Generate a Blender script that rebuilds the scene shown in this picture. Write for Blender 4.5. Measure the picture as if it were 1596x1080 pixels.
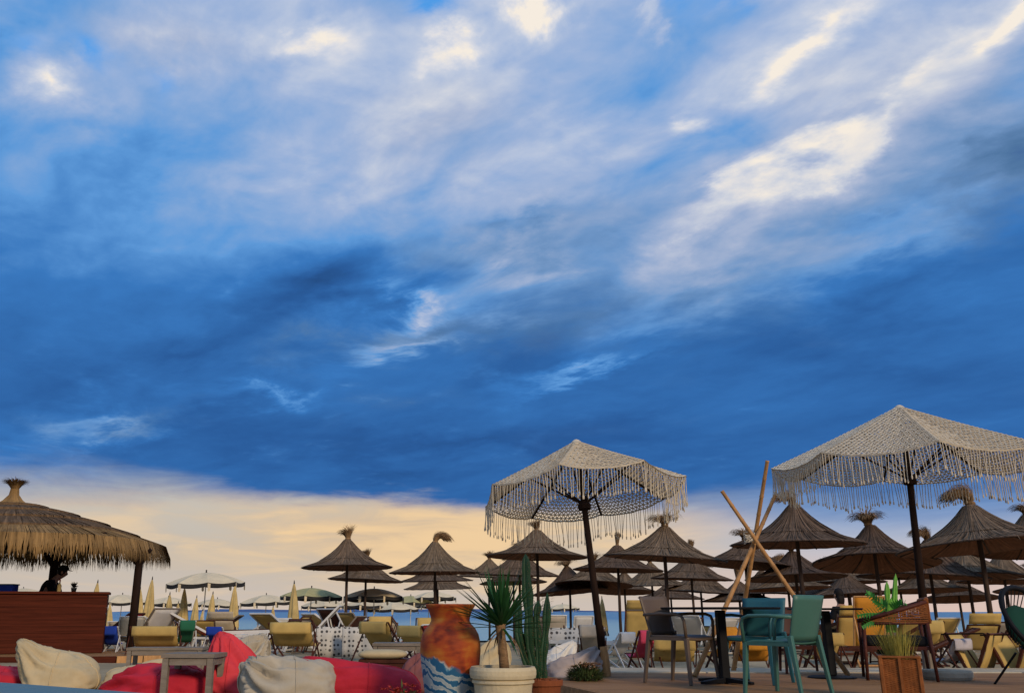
import bpy, bmesh, math, random
from mathutils import Vector, Matrix, Euler
R = math.radians
scene = bpy.context.scene
for o in list(bpy.data.objects): bpy.data.objects.remove(o)

# ------------------------------------------------------------------ camera
FPX, PX0, PY0, HOR, CAMZ = 1400.0, 700.0, 540.0, 953.0, 0.70
TH = math.atan((HOR - PY0) / FPX)
cam_d = bpy.data.cameras.new('camera'); cam = bpy.data.objects.new('camera', cam_d)
scene.collection.objects.link(cam)
cam_d.sensor_width = 36.0; cam_d.lens = FPX / 1596 * 36.0; cam_d.shift_x = (798 - PX0) / 1596
cam_d.clip_start = 0.1; cam_d.clip_end = 20000
cam.location = (0, 0, CAMZ); cam.rotation_euler = (math.pi / 2 + TH, 0, 0)
scene.camera = cam
def ray(px, py):
    xc = (px - PX0) / FPX; yc = -(py - PY0) / FPX
    return Vector((xc, math.cos(TH) - yc * math.sin(TH), math.sin(TH) + yc * math.cos(TH)))
def at(px, py, Y):                       # the place at forward distance Y seen at that point of the photograph
    r = ray(px, py); k = Y / r.y
    return Vector((r.x * k, Y, CAMZ + r.z * k))
def gx(px, Y, z=0.0):                    # x of something at distance Y, height z
    d = Y * math.cos(TH) + (z - CAMZ) * math.sin(TH)
    return (px - PX0) / FPX * d

# ------------------------------------------------------------------ light
SUN_EL, SUN_AZ = 24, 150                 # low sun behind the viewer, to the right (azimuth clockwise from the view)
scene.view_settings.view_transform = 'Standard'; scene.view_settings.look = 'None'
scene.view_settings.gamma = 1.0; scene.view_settings.use_curve_mapping = False
scene.view_settings.exposure = 0.5
sd = bpy.data.lights.new('sun', 'SUN'); so = bpy.data.objects.new('sun', sd); scene.collection.objects.link(so)
sd.energy = 1.55; sd.angle = R(10); sd.color = (1.0, 0.80, 0.56)
dv = Vector((math.sin(R(SUN_AZ)) * math.cos(R(SUN_EL)), math.cos(R(SUN_AZ)) * math.cos(R(SUN_EL)), math.sin(R(SUN_EL))))
so.rotation_euler = dv.to_track_quat('Z', 'Y').to_euler(); so.location = dv * 50

# ------------------------------------------------------------------ sky
world = bpy.data.worlds.new('World'); scene.world = world; world.use_nodes = True
class NT:
    def __init__(s, tree): s.t = tree
    def n(s, typ, ins=None, **kw):
        nd = s.t.nodes.new(typ)
        for k, v in kw.items(): setattr(nd, k, v)
        for k, v in (ins or {}).items():
            sk = nd.inputs[k]
            if isinstance(v, bpy.types.NodeSocket): s.t.links.new(v, sk)
            else: sk.default_value = v
        return nd
    def m(s, op, a, b=0.0, c=0.0, clamp=False):
        nd = s.n('ShaderNodeMath', {0: a, 1: b, 2: c}, operation=op); nd.use_clamp = clamp
        return nd.outputs[0]
    def vm(s, op, a, b=(0, 0, 0)):
        nd = s.n('ShaderNodeVectorMath', {0: a, 1: b}, operation=op)
        return nd.outputs['Value'] if op in ('LENGTH', 'DOT_PRODUCT') else nd.outputs[0]
    def noise(s, vec, scale, detail=5.0, rough=0.5, dist=0.0, col=False, lac=2.0):
        nd = s.n('ShaderNodeTexNoise', {'Vector': vec, 'Scale': scale, 'Detail': detail, 'Roughness': rough, 'Distortion': dist, 'Lacunarity': lac})
        return nd.outputs[1 if col else 0]
    def ramp(s, fac, stops, mode='LINEAR'):
        nd = s.n('ShaderNodeValToRGB', {0: fac}); cr = nd.color_ramp; cr.interpolation = mode
        while len(cr.elements) < len(stops): cr.elements.new(0.5)
        for e, (p, c) in zip(cr.elements, stops): e.position = p; e.color = (*c, 1) if len(c) == 3 else c
        return nd.outputs[0]
    def mix(s, fac, a, b, blend='MIX'):
        nd = s.n('ShaderNodeMix', data_type='RGBA', blend_type=blend)
        for k, v in ((0, fac), (6, a), (7, b)):
            sk = nd.inputs[k]
            if isinstance(v, bpy.types.NodeSocket): s.t.links.new(v, sk)
            else: sk.default_value = v if k == 0 or len(v) == 4 else (*v, 1)
        return nd.outputs[2]
    def ss(s, x, lo, hi, a=0.0, b=1.0):
        return s.n('ShaderNodeMapRange', {0: x, 1: lo, 2: hi, 3: a, 4: b}, interpolation_type='SMOOTHSTEP').outputs[0]
def srgb(h):
    h = h.lstrip('#'); v = [int(h[i:i + 2], 16) / 255 for i in (0, 2, 4)]
    return tuple(c / 12.92 if c <= 0.04045 else ((c + 0.055) / 1.055) ** 2.4 for c in v)

def build_sky():
    t = world.node_tree; t.nodes.clear(); S = NT(t)
    tc = S.n('ShaderNodeTexCoord').outputs['Generated']
    d = S.vm('NORMALIZE', tc)
    xyz = S.n('ShaderNodeSeparateXYZ', {0: d}).outputs
    az = S.m('ARCTAN2', xyz[0], xyz[1]); el = S.m('ARCSINE', xyz[2])
    zc = S.m('ADD', S.m('MAXIMUM', xyz[2], 0.0), 0.13)
    px = S.m('DIVIDE', xyz[0], zc); py = S.m('DIVIDE', xyz[1], zc)
    ph = R(-42)                                              # the cloud streets run toward this bearing
    al = S.m('ADD', S.m('MULTIPLY', px, math.sin(ph)), S.m('MULTIPLY', py, math.cos(ph)))
    ac = S.m('SUBTRACT', S.m('MULTIPLY', px, math.cos(ph)), S.m('MULTIPLY', py, math.sin(ph)))
    P = S.n('ShaderNodeCombineXYZ', {0: S.m('MULTIPLY', al, 0.75), 1: S.m('MULTIPLY', ac, 1.25), 2: 3.7}).outputs[0]
    P2 = S.n('ShaderNodeCombineXYZ', {0: al, 1: S.m('MULTIPLY', ac, 1.2), 2: 8.1}).outputs[0]
    ae = S.n('ShaderNodeCombineXYZ', {0: az, 1: el, 2: 0.0}).outputs[0]
    wn = S.noise(P2, 2.6, 8, 0.6, 0.3, col=True)
    w = S.vm('MULTIPLY', S.vm('SUBTRACT', wn, (0.5, 0.5, 0.5)), (0.26, 0.16, 0.0))
    aw = S.vm('ADD', ae, w)
    n1 = S.noise(P, 1.6, 7, 0.5, 0.5); n2 = S.noise(P2, 5.5, 8, 0.62, 0.2)
    def relief(vec, sc, det, ro, off):                         # side light on the cloud masses: brighter where they thin out toward the sun
        a = S.noise(vec, sc, det, ro, 0.35); b_ = S.noise(S.vm('ADD', vec, off), sc, det, ro, 0.35)
        return S.m('SUBTRACT', a, b_), a
    rl1, dn1 = relief(P2, 2.2, 7, 0.5, (-0.03, -0.10, 0.0)); rl2, dn2 = relief(P2, 5.5, 6, 0.55, (-0.012, -0.035, 0.0))
    puff = S.noise(S.vm('ADD', P2, (4.2, 1.3, 0)), 7.0, 6, 0.58, 0.0)
    def blob(x, y, rx, ry, ang, vec=aw):                      # a soft patch of cloud, by bearing and height
        r = ray(x, y); A = math.atan2(r.x, r.y); E = math.atan2(r.z, math.hypot(r.x, r.y)); k = 1 / 1450.0
        mp = S.n('ShaderNodeMapping', {'Vector': vec, 'Location': (A, E, 0), 'Rotation': (0, 0, R(ang)), 'Scale': (rx * k, ry * k, 1)}, vector_type='TEXTURE')
        return S.n('ShaderNodeTexGradient', {0: mp.outputs[0]}, gradient_type='QUADRATIC_SPHERE').outputs[0]
    def total(lst, start):
        v = start
        for (x, y, rx, ry, ang, a) in lst: v = S.m('MULTIPLY_ADD', blob(x, y, rx, ry, ang), a, v)
        return v
    t0 = S.n('ShaderNodeFloatCurve', {1: S.m('DIVIDE', el, R(90), clamp=True)})
    cu = t0.mapping.curves[0]
    def elv(y): return math.atan2(ray(700, y).z, ray(700, y).y) / R(90)
    pts = [(0, .20), (elv(740), .16), (elv(600), .18), (elv(470), .25), (elv(320), .45), (elv(160), .56), (elv(0), .62), (0.7, .52), (1, .48)]
    while len(cu.points) < len(pts): cu.points.new(0.5, 0.5)
    for p, (a, b) in zip(cu.points, pts): p.location = (a, b); p.handle_type = 'AUTO'
    t0.mapping.update()
    tt = total(BLOBS, t0.outputs[0])
    amp = S.ss(el, R(8), R(28), 0.30, 1.0)
    tt = S.m('MULTIPLY_ADD', S.m('MULTIPLY', S.m('SUBTRACT', n1, 0.5), amp), 0.62, tt)
    tt = S.m('MULTIPLY_ADD', S.m('MULTIPLY', S.m('SUBTRACT', n2, 0.5), amp), 0.20, tt)
    body = S.ss(tt, 0.20, 0.6, 0.10, 1.0)                      # only where there is cloud to light
    tt = S.m('MULTIPLY_ADD', S.m('MULTIPLY', rl1, body), 0.75, tt)
    tt = S.m('MULTIPLY_ADD', S.m('MULTIPLY', rl2, body), 0.42, tt)
    tt = S.m('MULTIPLY_ADD', S.m('MULTIPLY', S.m('SUBTRACT', dn1, 0.5), body), 0.18, tt)
    lit = total(LIT, 0.0)                                     # sunlit billows
    lm = S.m('MULTIPLY', S.ss(S.m('ADD', lit, S.m('MULTIPLY', S.m('SUBTRACT', puff, 0.5), 2.4)), -0.15, 1.25), S.ss(lit, 0.0, 0.6))
    tt = S.m('MULTIPLY_ADD', lm, 0.27, tt)
    k = SKYK
    def c(h, g=1.0): return tuple(v * k * g for v in srgb(h))
    cloud = S.ramp(tt, [(0.0, c('264f86')), (0.10, c('2b5c9b')), (0.26, c('3a78be')), (0.40, c('5f9ad9')), (0.52, c('7fa6d8')), (0.66, c('9db4da')), (0.80, c('bcc8df')), (0.91, c('dcdde4')), (1.0, c('f7ede0'))])
    grey = S.ramp(tt, [(0.0, c('3f629a')), (0.2, c('55789f')), (0.4, c('7595bf')), (0.55, c('95a9cb')), (0.7, c('b2bcd4')), (0.84, c('d2d5de')), (1.0, c('f7ede0'))])
    gm = S.ss(S.m('ADD', total(GREY, 0.0), S.m('MULTIPLY', S.m('SUBTRACT', dn1, 0.5), 0.9)), 0.05, 0.75, 0.0, 0.85)
    cloud = S.mix(gm, cloud, grey)
    # the open blue between the clouds
    sky = S.n('ShaderNodeTexSky', sky_type='NISHITA'); sky.sun_disc = False
    sky.sun_elevation = R(SUN_EL); sky.sun_rotation = R(SUN_AZ); sky.air_density = 1.2; sky.dust_density = 0.6; sky.ozone_density = 3.0
    blue = S.mix(0.72, sky.outputs[0], c('46a4f8', 10.0 ))
    gap = S.ss(S.m('ADD', total(GAPS, 0.0), S.m('MULTIPLY', S.m('SUBTRACT', n2, 0.5), 1.2)), 0.1, 1.15)
    gap = S.m('MULTIPLY', gap, S.m('SUBTRACT', 1.0, lm))
    cl10 = S.mix(1.0, cloud, (10, 10, 10), 'MULTIPLY')
    up = S.mix(gap, cl10, blue)
    # the clear strip under the cloud deck, down to the sea
    b1 = S.noise(S.n('ShaderNodeCombineXYZ', {0: S.m('MULTIPLY', az, 5.0), 1: S.m('MULTIPLY', el, 26.0), 2: 1.0}).outputs[0], 1.6, 8, 0.55, 0.6)
    b2 = S.noise(S.n('ShaderNodeCombineXYZ', {0: S.m('MULTIPLY', az, 3.0), 1: S.m('MULTIPLY', el, 10.0), 2: 6.0}).outputs[0], 1.5, 7, 0.6, 0.3)
    warm = S.m('ADD', S.m('MULTIPLY', blob(640, 835, 1000, 190, -2, ae), 1.15), S.m('MULTIPLY', blob(1100, 818, 170, 60, 0, ae), 1.1))
    warm = S.m('MULTIPLY', S.ss(S.m('ADD', warm, S.m('MULTIPLY', S.m('SUBTRACT', b1, 0.5), 1.3)), 0.0, 1.0), 0.95)
    pale = S.ramp(S.m('DIVIDE', el, R(12), clamp=True), [(0.0, c('cdbfb4', 10)), (0.25, c('c4bbb0', 10)), (0.5, c('c6c0b6', 10)), (0.75, c('a8b4c0', 10)), (1.0, c('7fa3cf', 10))])
    strip = S.mix(warm, pale, S.mix(S.ss(b1, 0.35, 0.65), c('d8bd9c', 10), c('f2cf9f', 10)))
    rightness = S.ss(az, R(8), R(24))
    strip = S.mix(S.m('MULTIPLY', rightness, 0.9), strip, S.ramp(S.m('DIVIDE', el, R(12), clamp=True), [(0.0, c('dcc0b4', 10)), (0.18, c('d8c4bf', 10)), (0.33, c('b4bccf', 10)), (0.5, c('8aacd8', 10)), (1.0, c('5f93d0', 10))]))
    edge0 = math.atan2(ray(700, 785).z, ray(700, 785).y)
    e = S.m('MULTIPLY_ADD', S.m('SUBTRACT', b2, 0.5), R(3.0), el)
    e = S.m('MULTIPLY_ADD', S.m('SUBTRACT', b1, 0.5), R(2.2), e)
    e = S.m('MULTIPLY_ADD', az, 0.028, e)
    soft = S.m('ADD', S.m('MULTIPLY_ADD', rightness, R(1.6), R(0.75)), S.m('MULTIPLY', S.ss(az, R(-8), R(-24)), R(0.9)))
    mlow = S.m('SUBTRACT', 1.0, S.ss(S.m('DIVIDE', S.m('SUBTRACT', e, edge0), soft), -1.0, 1.0))
    fin = S.mix(mlow, up, strip)
    bg = S.n('ShaderNodeBackground', {0: fin, 1: 0.1})
    out = S.n('ShaderNodeOutputWorld', {0: bg.outputs[0]})
    world.cycles.sampling_method = 'MANUAL'; world.cycles.sample_map_resolution = 1024
SKYK = 0.70
BLOBS = [  # x, y, rx, ry, angle, amount
    (65, 95, 190, 120, -20, .52), (270, 60, 240, 150, 10, .27), (470, 70, 240, 150, 0, .28), (720, 80, 260, 120, 10, .30),
    (830, 20, 110, 80, 0, .25), (600, 200, 420, 200, 10, .16), (850, 230, 420, 200, 15, .14),
    (1250, 60, 300, 120, 30, .24), (1250, 270, 420, 190, 28, .36), (1450, 150, 300, 170, 35, .24), (1090, 400, 330, 120, 18, .32),
    (1560, 60, 160, 120, 40, .2), (1350, 380, 300, 90, 12, .18), (1560, 260, 150, 110, 30, -.24), (1010, 130, 150, 130, 40, -.20),
    (200, 270, 300, 130, 15, -.14), (130, 420, 330, 150, 5, -.02), (520, 430, 330, 120, 20, -.26), (830, 355, 170, 50, 15, -.22), (1120, 375, 110, 50, 15, -.2),
    (640, 490, 130, 60, 25, .36), (800, 440, 260, 70, 15, .28), (610, 555, 260, 36, 10, .34), (910, 575, 200, 34, 8, .32), (410, 620, 180, 36, 10, .18),
    (150, 650, 170, 50, 5, .26), (1000, 500, 300, 90, 15, .16), (1400, 480, 380, 130, 10, -.12), (300, 540, 380, 90, 10, -.10), (20, 700, 200, 80, 0, .12),
    (700, 690, 900, 80, 0, -.10),
]
LIT = [(66, 80, 210, 105, -15, .60), (445, 65, 190, 80, 5, .85), (690, 85, 170, 95, 20, .95), (835, 20, 130, 80, 5, 1.2), (985, 48, 90, 44, 35, 1.0), (1255, 70, 230, 80, 32, .75), (250, 40, 180, 100, 10, .35),
       (1235, 265, 210, 80, 28, 1.15), (1330, 205, 170, 60, 30, .95), (1420, 140, 170, 55, 35, .85), (1065, 188, 80, 42, 20, .85), (1130, 310, 190, 60, 30, .7), (1500, 230, 160, 60, 30, .45), (1575, 45, 100, 70, 40, .9),
       (1340, 330, 220, 60, 15, .4), (645, 480, 90, 50, 20, .65), (820, 430, 230, 45, 15, .4), (650, 548, 180, 22, 8, .4), (920, 572, 150, 22, 8, .4), (1090, 390, 200, 50, 18, .4)]
GREY = [(1270, 290, 700, 280, 24, 1.0), (820, 400, 480, 200, 18, .75), (600, 540, 330, 80, 10, .7), (300, 70, 420, 140, 0, .6), (1560, 250, 240, 180, 30, 1.0), (700, 200, 500, 200, 10, .6), (180, 650, 260, 60, 5, .5)]
GAPS = [(650, 5, 150, 60, 0, 1.2), (145, 55, 130, 70, -25, .9), (1040, 25, 150, 60, 10, .8), (20, 30, 90, 50, 0, .7), (255, 120, 90, 60, -20, .6), (1120, 10, 140, 50, 20, .7)]
build_sky()

# ------------------------------------------------------------------ helpers
random.seed(7)
COL = scene.collection
from mathutils import noise as mnoise
U = random.uniform
class MB:
    def __init__(s): s.v = []; s.f = []
    def face(s, pts):
        b = len(s.v); s.v += [tuple(p) for p in pts]; s.f.append(tuple(range(b, b + len(pts))))
    def box(s, c, size, M=None):
        b = len(s.v); c = Vector(c); h = Vector(size) / 2
        for z in (-1, 1):
            for x, y in ((-1, -1), (1, -1), (1, 1), (-1, 1)):
                p = Vector((x * h.x, y * h.y, z * h.z))
                if M is not None: p = M @ p
                s.v.append(tuple(c + p))
        s.f += [(b, b + 3, b + 2, b + 1), (b + 4, b + 5, b + 6, b + 7)] + [(b + i, b + (i + 1) % 4, b + 4 + (i + 1) % 4, b + 4 + i) for i in range(4)]
        return s
    def bar(s, p0, p1, w, h, up=(0, 0, 1), w1=None, h1=None):
        p0 = Vector(p0); p1 = Vector(p1); d = (p1 - p0).normalized(); u = Vector(up)
        if abs(d.dot(u)) > 0.97: u = Vector((0, 1, 0))
        a = d.cross(u).normalized(); u = a.cross(d); b = len(s.v)
        for p, ww, hh in ((p0, w, h), (p1, w1 or w, h1 or h)):
            for x, y in ((-1, -1), (1, -1), (1, 1), (-1, 1)): s.v.append(tuple(p + a * (x * ww / 2) + u * (y * hh / 2)))
        s.f += [(b, b + 3, b + 2, b + 1), (b + 4, b + 5, b + 6, b + 7)] + [(b + i, b + (i + 1) % 4, b + 4 + (i + 1) % 4, b + 4 + i) for i in range(4)]
        return s
    def tube(s, pts, r, n=6, caps=True):
        pts = [Vector(p) for p in pts]; k = len(pts); rs = r if isinstance(r, (list, tuple)) else [r] * k
        b = len(s.v); a = None
        for i, p in enumerate(pts):
            d = (pts[min(i + 1, k - 1)] - pts[max(i - 1, 0)])
            d = d.normalized() if d.length > 1e-9 else Vector((0, 0, 1))
            if a is None: a = d.orthogonal().normalized()
            else:
                a = a - d * a.dot(d); a = a.normalized() if a.length > 1e-6 else d.orthogonal().normalized()
            c = d.cross(a)
            for j in range(n):
                t = 2 * math.pi * j / n
                s.v.append(tuple(p + (a * math.cos(t) + c * math.sin(t)) * rs[i]))
        for i in range(k - 1):
            for j in range(n):
                s.f.append((b + i * n + j, b + i * n + (j + 1) % n, b + (i + 1) * n + (j + 1) % n, b + (i + 1) * n + j))
        if caps:
            s.f.append(tuple(b + j for j in reversed(range(n)))); s.f.append(tuple(b + (k - 1) * n + j for j in range(n)))
        return s
    def lathe(s, prof, n=24, c=(0, 0, 0), fn=None):
        b = len(s.v)
        for i, (r, z) in enumerate(prof):
            for j in range(n):
                t = 2 * math.pi * j / n; q = r * (fn(t, i) if fn else 1)
                s.v.append((c[0] + q * math.cos(t), c[1] + q * math.sin(t), c[2] + z))
        for i in range(len(prof) - 1):
            for j in range(n): s.f.append((b + i * n + j, b + i * n + (j + 1) % n, b + (i + 1) * n + (j + 1) % n, b + (i + 1) * n + j))
        return s
    def ribbon(s, pts, ws, side):
        b = len(s.v); side = Vector(side)
        for p, w in zip(pts, ws):
            p = Vector(p); s.v.append(tuple(p - side * w / 2)); s.v.append(tuple(p + side * w / 2))
        for i in range(len(pts) - 1): s.f.append((b + 2 * i, b + 2 * i + 1, b + 2 * i + 3, b + 2 * i + 2))
        return s
    def grid(s, P, nu, nv, wrap=False):
        b = len(s.v)
        for i in range(nu):
            for j in range(nv): s.v.append(tuple(P(i, j)))
        for i in range(nu - 1):
            for j in range(nv if wrap else nv - 1):
                s.f.append((b + i * nv + j, b + i * nv + (j + 1) % nv, b + (i + 1) * nv + (j + 1) % nv, b + (i + 1) * nv + j))
        return s
    def xf(s, M):
        s.v = [tuple(M @ Vector(p)) for p in s.v]; return s
    def mesh(s, name, mat, smooth=False):
        me = bpy.data.meshes.new(name); me.from_pydata(s.v, [], s.f); me.materials.append(mat)
        if smooth: me.polygons.foreach_set('use_smooth', [True] * len(me.polygons))
        me.update(); return me
    def build(s, name, mat, parent=None, smooth=False, bevel=0, thick=0, sub=0):
        o = put(name, s.mesh(name, mat, smooth), parent)
        if thick: m = o.modifiers.new('solid', 'SOLIDIFY'); m.thickness = thick; m.offset = 0
        if bevel:
            m = o.modifiers.new('bevel', 'BEVEL'); m.width = bevel; m.segments = 2; m.limit_method = 'ANGLE'
        if sub: m = o.modifiers.new('sub', 'SUBSURF'); m.levels = sub; m.render_levels = sub
        return o
def put(name, me, parent=None, loc=(0, 0, 0), rot=(0, 0, 0), scale=(1, 1, 1)):
    o = bpy.data.objects.new(name, me); COL.objects.link(o); o.parent = parent
    o.location = loc; o.rotation_euler = rot; o.scale = scale
    return o
def tag(o, label, cat, group=None):
    o['label'] = label; o['category'] = cat
    if group: o['group'] = group
    return o
def thing(name, label, cat, loc=(0, 0, 0), rz=0, group=None):
    o = put(name, None, None, loc, (0, 0, rz)); o.empty_display_size = 0.1
    return tag(o, label, cat, group)
def kind(o, k): o['kind'] = k; return o
def dup(root, loc, rz, label, group=None):
    r = root.copy(); COL.objects.link(r); r.location = loc; r.rotation_euler = (0, 0, rz); r['label'] = label
    if group: r['group'] = group
    for ch in root.children:
        c = ch.copy(); COL.objects.link(c); c.parent = r
        for g in ch.children:
            d = g.copy(); COL.objects.link(d); d.parent = c
    return r

# ------------------------------------------------------------------ materials
def mat(name, col, rough=0.8, var=0.25, scale=6.0, bump=0.0, bscale=None, stretch=(1, 1, 1), spec=0.2, rnd=0.0, col2=None, detail=6, metal=0.0, hue=0.0, coord='Object', transl=0.0, streak=0):
    m = bpy.data.materials.new(name); m.use_nodes = True; t = m.node_tree; t.nodes.clear(); S = NT(t)
    tc = S.n('ShaderNodeTexCoord').outputs[coord]
    oi = S.n('ShaderNodeObjectInfo').outputs['Random']
    off = S.n('ShaderNodeCombineXYZ', {0: S.m('MULTIPLY', oi, 37.0), 1: S.m('MULTIPLY', oi, 19.0), 2: 0.0}).outputs[0]
    v = S.vm('MULTIPLY', S.vm('ADD', tc, off), stretch)
    n1 = S.noise(v, scale, detail, 0.62)
    c2 = col2 or tuple(c * (1 - var) for c in col)
    c1 = tuple(min(1, c * (1 + var * 0.6)) for c in col)
    if streak:                                                # straws run out from the axis: each has its own tone
        xyz = S.n('ShaderNodeSeparateXYZ', {0: tc}).outputs
        an = S.m('ARCTAN2', xyz[1], xyz[0]); rad = S.vm('LENGTH', S.vm('MULTIPLY', tc, (1, 1, 0)))
        sv = S.n('ShaderNodeCombineXYZ', {0: S.m('MULTIPLY', S.m('COSINE', an), streak), 1: S.m('MULTIPLY', S.m('SINE', an), streak), 2: S.m('MULTIPLY_ADD', rad, 1.3, S.m('MULTIPLY', oi, 50.0))}).outputs[0]
        n1 = S.m('ADD', S.m('MULTIPLY', S.noise(sv, 1.0, 3, 0.7), 0.72), S.m('MULTIPLY', n1, 0.28))
        cc = S.ramp(n1, [(0.30, c2), (0.50, col), (0.60, c1), (0.70, tuple(min(1, c * 2.1) for c in col))])
    else: cc = S.ramp(n1, [(0.3, c2), (0.7, c1)])
    if rnd or hue:
        hs = S.n('ShaderNodeHueSaturation', {'Hue': S.m('MULTIPLY_ADD', S.m('SUBTRACT', oi, 0.5), hue, 0.5), 'Value': S.m('MULTIPLY_ADD', S.m('SUBTRACT', oi, 0.5), 2 * rnd, 1.0), 'Color': cc})
        cc = hs.outputs[0]
    p = S.n('ShaderNodeBsdfPrincipled', {'Base Color': cc, 'Roughness': rough, 'Specular IOR Level': spec, 'Metallic': metal})
    if bump:
        nb = S.noise(v, bscale or scale * 3, 4, 0.6)
        b = S.n('ShaderNodeBump', {'Strength': bump, 'Distance': 0.02, 'Height': nb}); t.links.new(b.outputs[0], p.inputs['Normal'])
    sh = p.outputs[0]
    if transl:
        tr = S.n('ShaderNodeBsdfTranslucent', {0: cc}); sh = S.n('ShaderNodeMixShader', {0: transl, 1: sh, 2: tr.outputs[0]}).outputs[0]
    S.n('ShaderNodeOutputMaterial', {0: sh})
    return m
M = {}
M['sand'] = mat('sand', (.36, .28, .17), 0.95, .3, 0.8, .6, 14, spec=.1)
M['deck'] = mat('deck_wood', (.32, .165, .07), .75, .45, 1.5, .3, 12, (1, 14, 14), rnd=.14)
M['concrete'] = mat('concrete', (.52, .43, .30), .9, .2, 3, .3, 30)
M['thatch'] = mat('reed_thatch', (.155, .104, .068), .9, .65, 9, .4, 40, rnd=.28, hue=.02, streak=26, spec=.06)
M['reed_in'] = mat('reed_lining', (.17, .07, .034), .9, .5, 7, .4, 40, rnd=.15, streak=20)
M['straw'] = mat('straw', (.24, .14, .065), .9, .5, 7, rnd=.15)
M['hut_straw'] = mat('hut_straw', (.24, .14, .052), .92, .7, 5, stretch=(1, 1, .5), streak=34)
M['bark'] = mat('pole_wood', (.065, .04, .028), .85, .4, 5, .4, 20, (4, 4, .6), rnd=.2)
M['darkpole'] = mat('dark_pole', (.024, .013, .009), .8, .35, 6, .2, 20, (4, 4, .6), spec=.08)
M['rope'] = mat('cotton_rope', (.66, .57, .43), .95, .22, 22, rnd=.0, transl=.12)
M['bamboo'] = mat('bamboo', (.52, .27, .10), .5, .35, 5, .15, 20, (3, 3, 1), rnd=.12)
M['counter'] = mat('mahogany_board', (.085, .018, .008), .7, .45, 3, .15, 30, (.5, 6, 14), rnd=.06, spec=.08)
M['white'] = mat('white_canvas', (.80, .65, .42), .9, .12, 3, rnd=.06, transl=.15)
M['trim'] = mat('dark_trim', (.035, .032, .03), .9, .3, 4)
M['olive'] = mat('olive_canvas', (.42, .37, .17), .9, .2, 3)
M['furl'] = mat('cream_yellow_canvas', (.58, .42, .17), .9, .25, 4, rnd=.08)
M['yellow'] = mat('yellow_canvas', (.52, .35, .11), .85, .2, 2.5, .1, 60, rnd=.12)
M['orange'] = mat('orange_canvas', (.66, .27, .03), .85, .2, 2.5)
M['pink'] = mat('pink_canvas', (.66, .07, .13), .85, .2, 2.5)
M['redc'] = mat('red_canvas', (.5, .05, .05), .85, .2, 2.5)
M['green'] = mat('green_canvas', (.02, .12, .06), .85, .2, 2.5)
M['blue'] = mat('blue_canvas', (.015, .05, .34), .8, .2, 2.5)
M['beige'] = mat('beige_canvas', (.50, .42, .32), .85, .2, 2.5, rnd=.1)
M['lav'] = mat('lavender_canvas', (.50, .45, .46), .85, .15, 2.5)
M['palec'] = mat('pale_canvas', (.66, .63, .58), .85, .15, 2.5)
M['redwood'] = mat('red_brown_wood', (.085, .028, .016), .55, .35, 5, .2, 20, (2, 2, 2), rnd=.2, spec=.1)
M['greywood'] = mat('grey_wood', (.23, .185, .14), .8, .3, 4, .2, 30, (1, 5, 5))
M['wmetal'] = mat('white_metal', (.62, .60, .56), .45, .15, 3)
M['black'] = mat('black_metal', (.008, .008, .009), .55, .3, 5, spec=.12)
M['taupe'] = mat('taupe_plastic', (.12, .082, .055), .5, .1, 3, .1, 90, spec=.4)
M['tealp'] = mat('teal_plastic', (.02, .105, .13), .45, .1, 3, .1, 90, spec=.4)
M['greenp'] = mat('sage_green_plastic', (.055, .15, .115), .45, .1, 3, .1, 90, spec=.4)
M['mroon'] = mat('maroon_plastic', (.06, .016, .011), .5, .15, 3)
M['bagred'] = mat('red_bag_cloth', (.50, .02, .036), .75, .22, 2.2, .25, 26)
M['bagcream'] = mat('cream_bag_cloth', (.55, .42, .23), .85, .15, 3, .25, 26)
M['baggrey'] = mat('stone_bag_cloth', (.43, .365, .265), .85, .15, 3, .25, 26)
M['bagpink'] = mat('dusty_bag_cloth', (.42, .33, .28), .85, .15, 3, .25, 26)
M['bagmaroon'] = mat('maroon_bag_cloth', (.22, .08, .075), .85, .2, 3, .25, 26)
M['bluepaint'] = mat('blue_paint', (.075, .155, .19), .7, .4, 4, .3, 18, (1, 3, 3), col2=(.14, .20, .21))
M['pot'] = mat('cream_pot', (.58, .47, .29), .8, .18, 5, .3, 26)
M['terra'] = mat('terracotta', (.25, .07, .025), .85, .3, 5, .2, 20)
M['soil'] = mat('soil', (.04, .028, .02), .95, .4, 12, .5, 30)
M['palm'] = mat('palm_leaf', (.022, .085, .022), .5, .5, 4, rnd=.1, transl=.2)
M['palmdry'] = mat('palm_fibre', (.26, .15, .07), .9, .45, 10, .5, 30, (1, 1, 5))
M['cactus'] = mat('cactus_skin', (.018, .055, .02), .55, .35, 6, .2, 30, rnd=.1)
M['brightcactus'] = mat('bright_cactus_skin', (.16, .40, .05), .5, .25, 6, .2, 30)
M['fern'] = mat('fern_leaf', (.07, .30, .05), .5, .3, 6, transl=.25)
M['grass'] = mat('dry_grass', (.36, .30, .06), .8, .4, 8, transl=.2)
M['shrub'] = mat('shrub_leaf', (.07, .10, .03), .8, .5, 8, transl=.15)
M['dry'] = mat('dried_stalk', (.36, .20, .10), .9, .4, 8)
M['flower'] = mat('red_petal', (.55, .06, .035), .7, .3, 8, transl=.15)
M['rattan'] = mat('rattan', (.28, .09, .022), .6, .35, 14, .2, 40, rnd=.1)
M['darkrattan'] = mat('dark_rattan', (.085, .022, .013), .55, .4, 14, .2, 40)
M['cushblack'] = mat('black_cushion', (.012, .012, .013), .9, .3, 4)
M['cushgreen'] = mat('bottle_green_cushion', (.008, .045, .028), .9, .2, 4)
M['skin'] = mat('skin', (.36, .19, .12), .6, .08, 5)
M['blackcloth'] = mat('black_cloth', (.010, .010, .012), .9, .3, 6)
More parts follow.
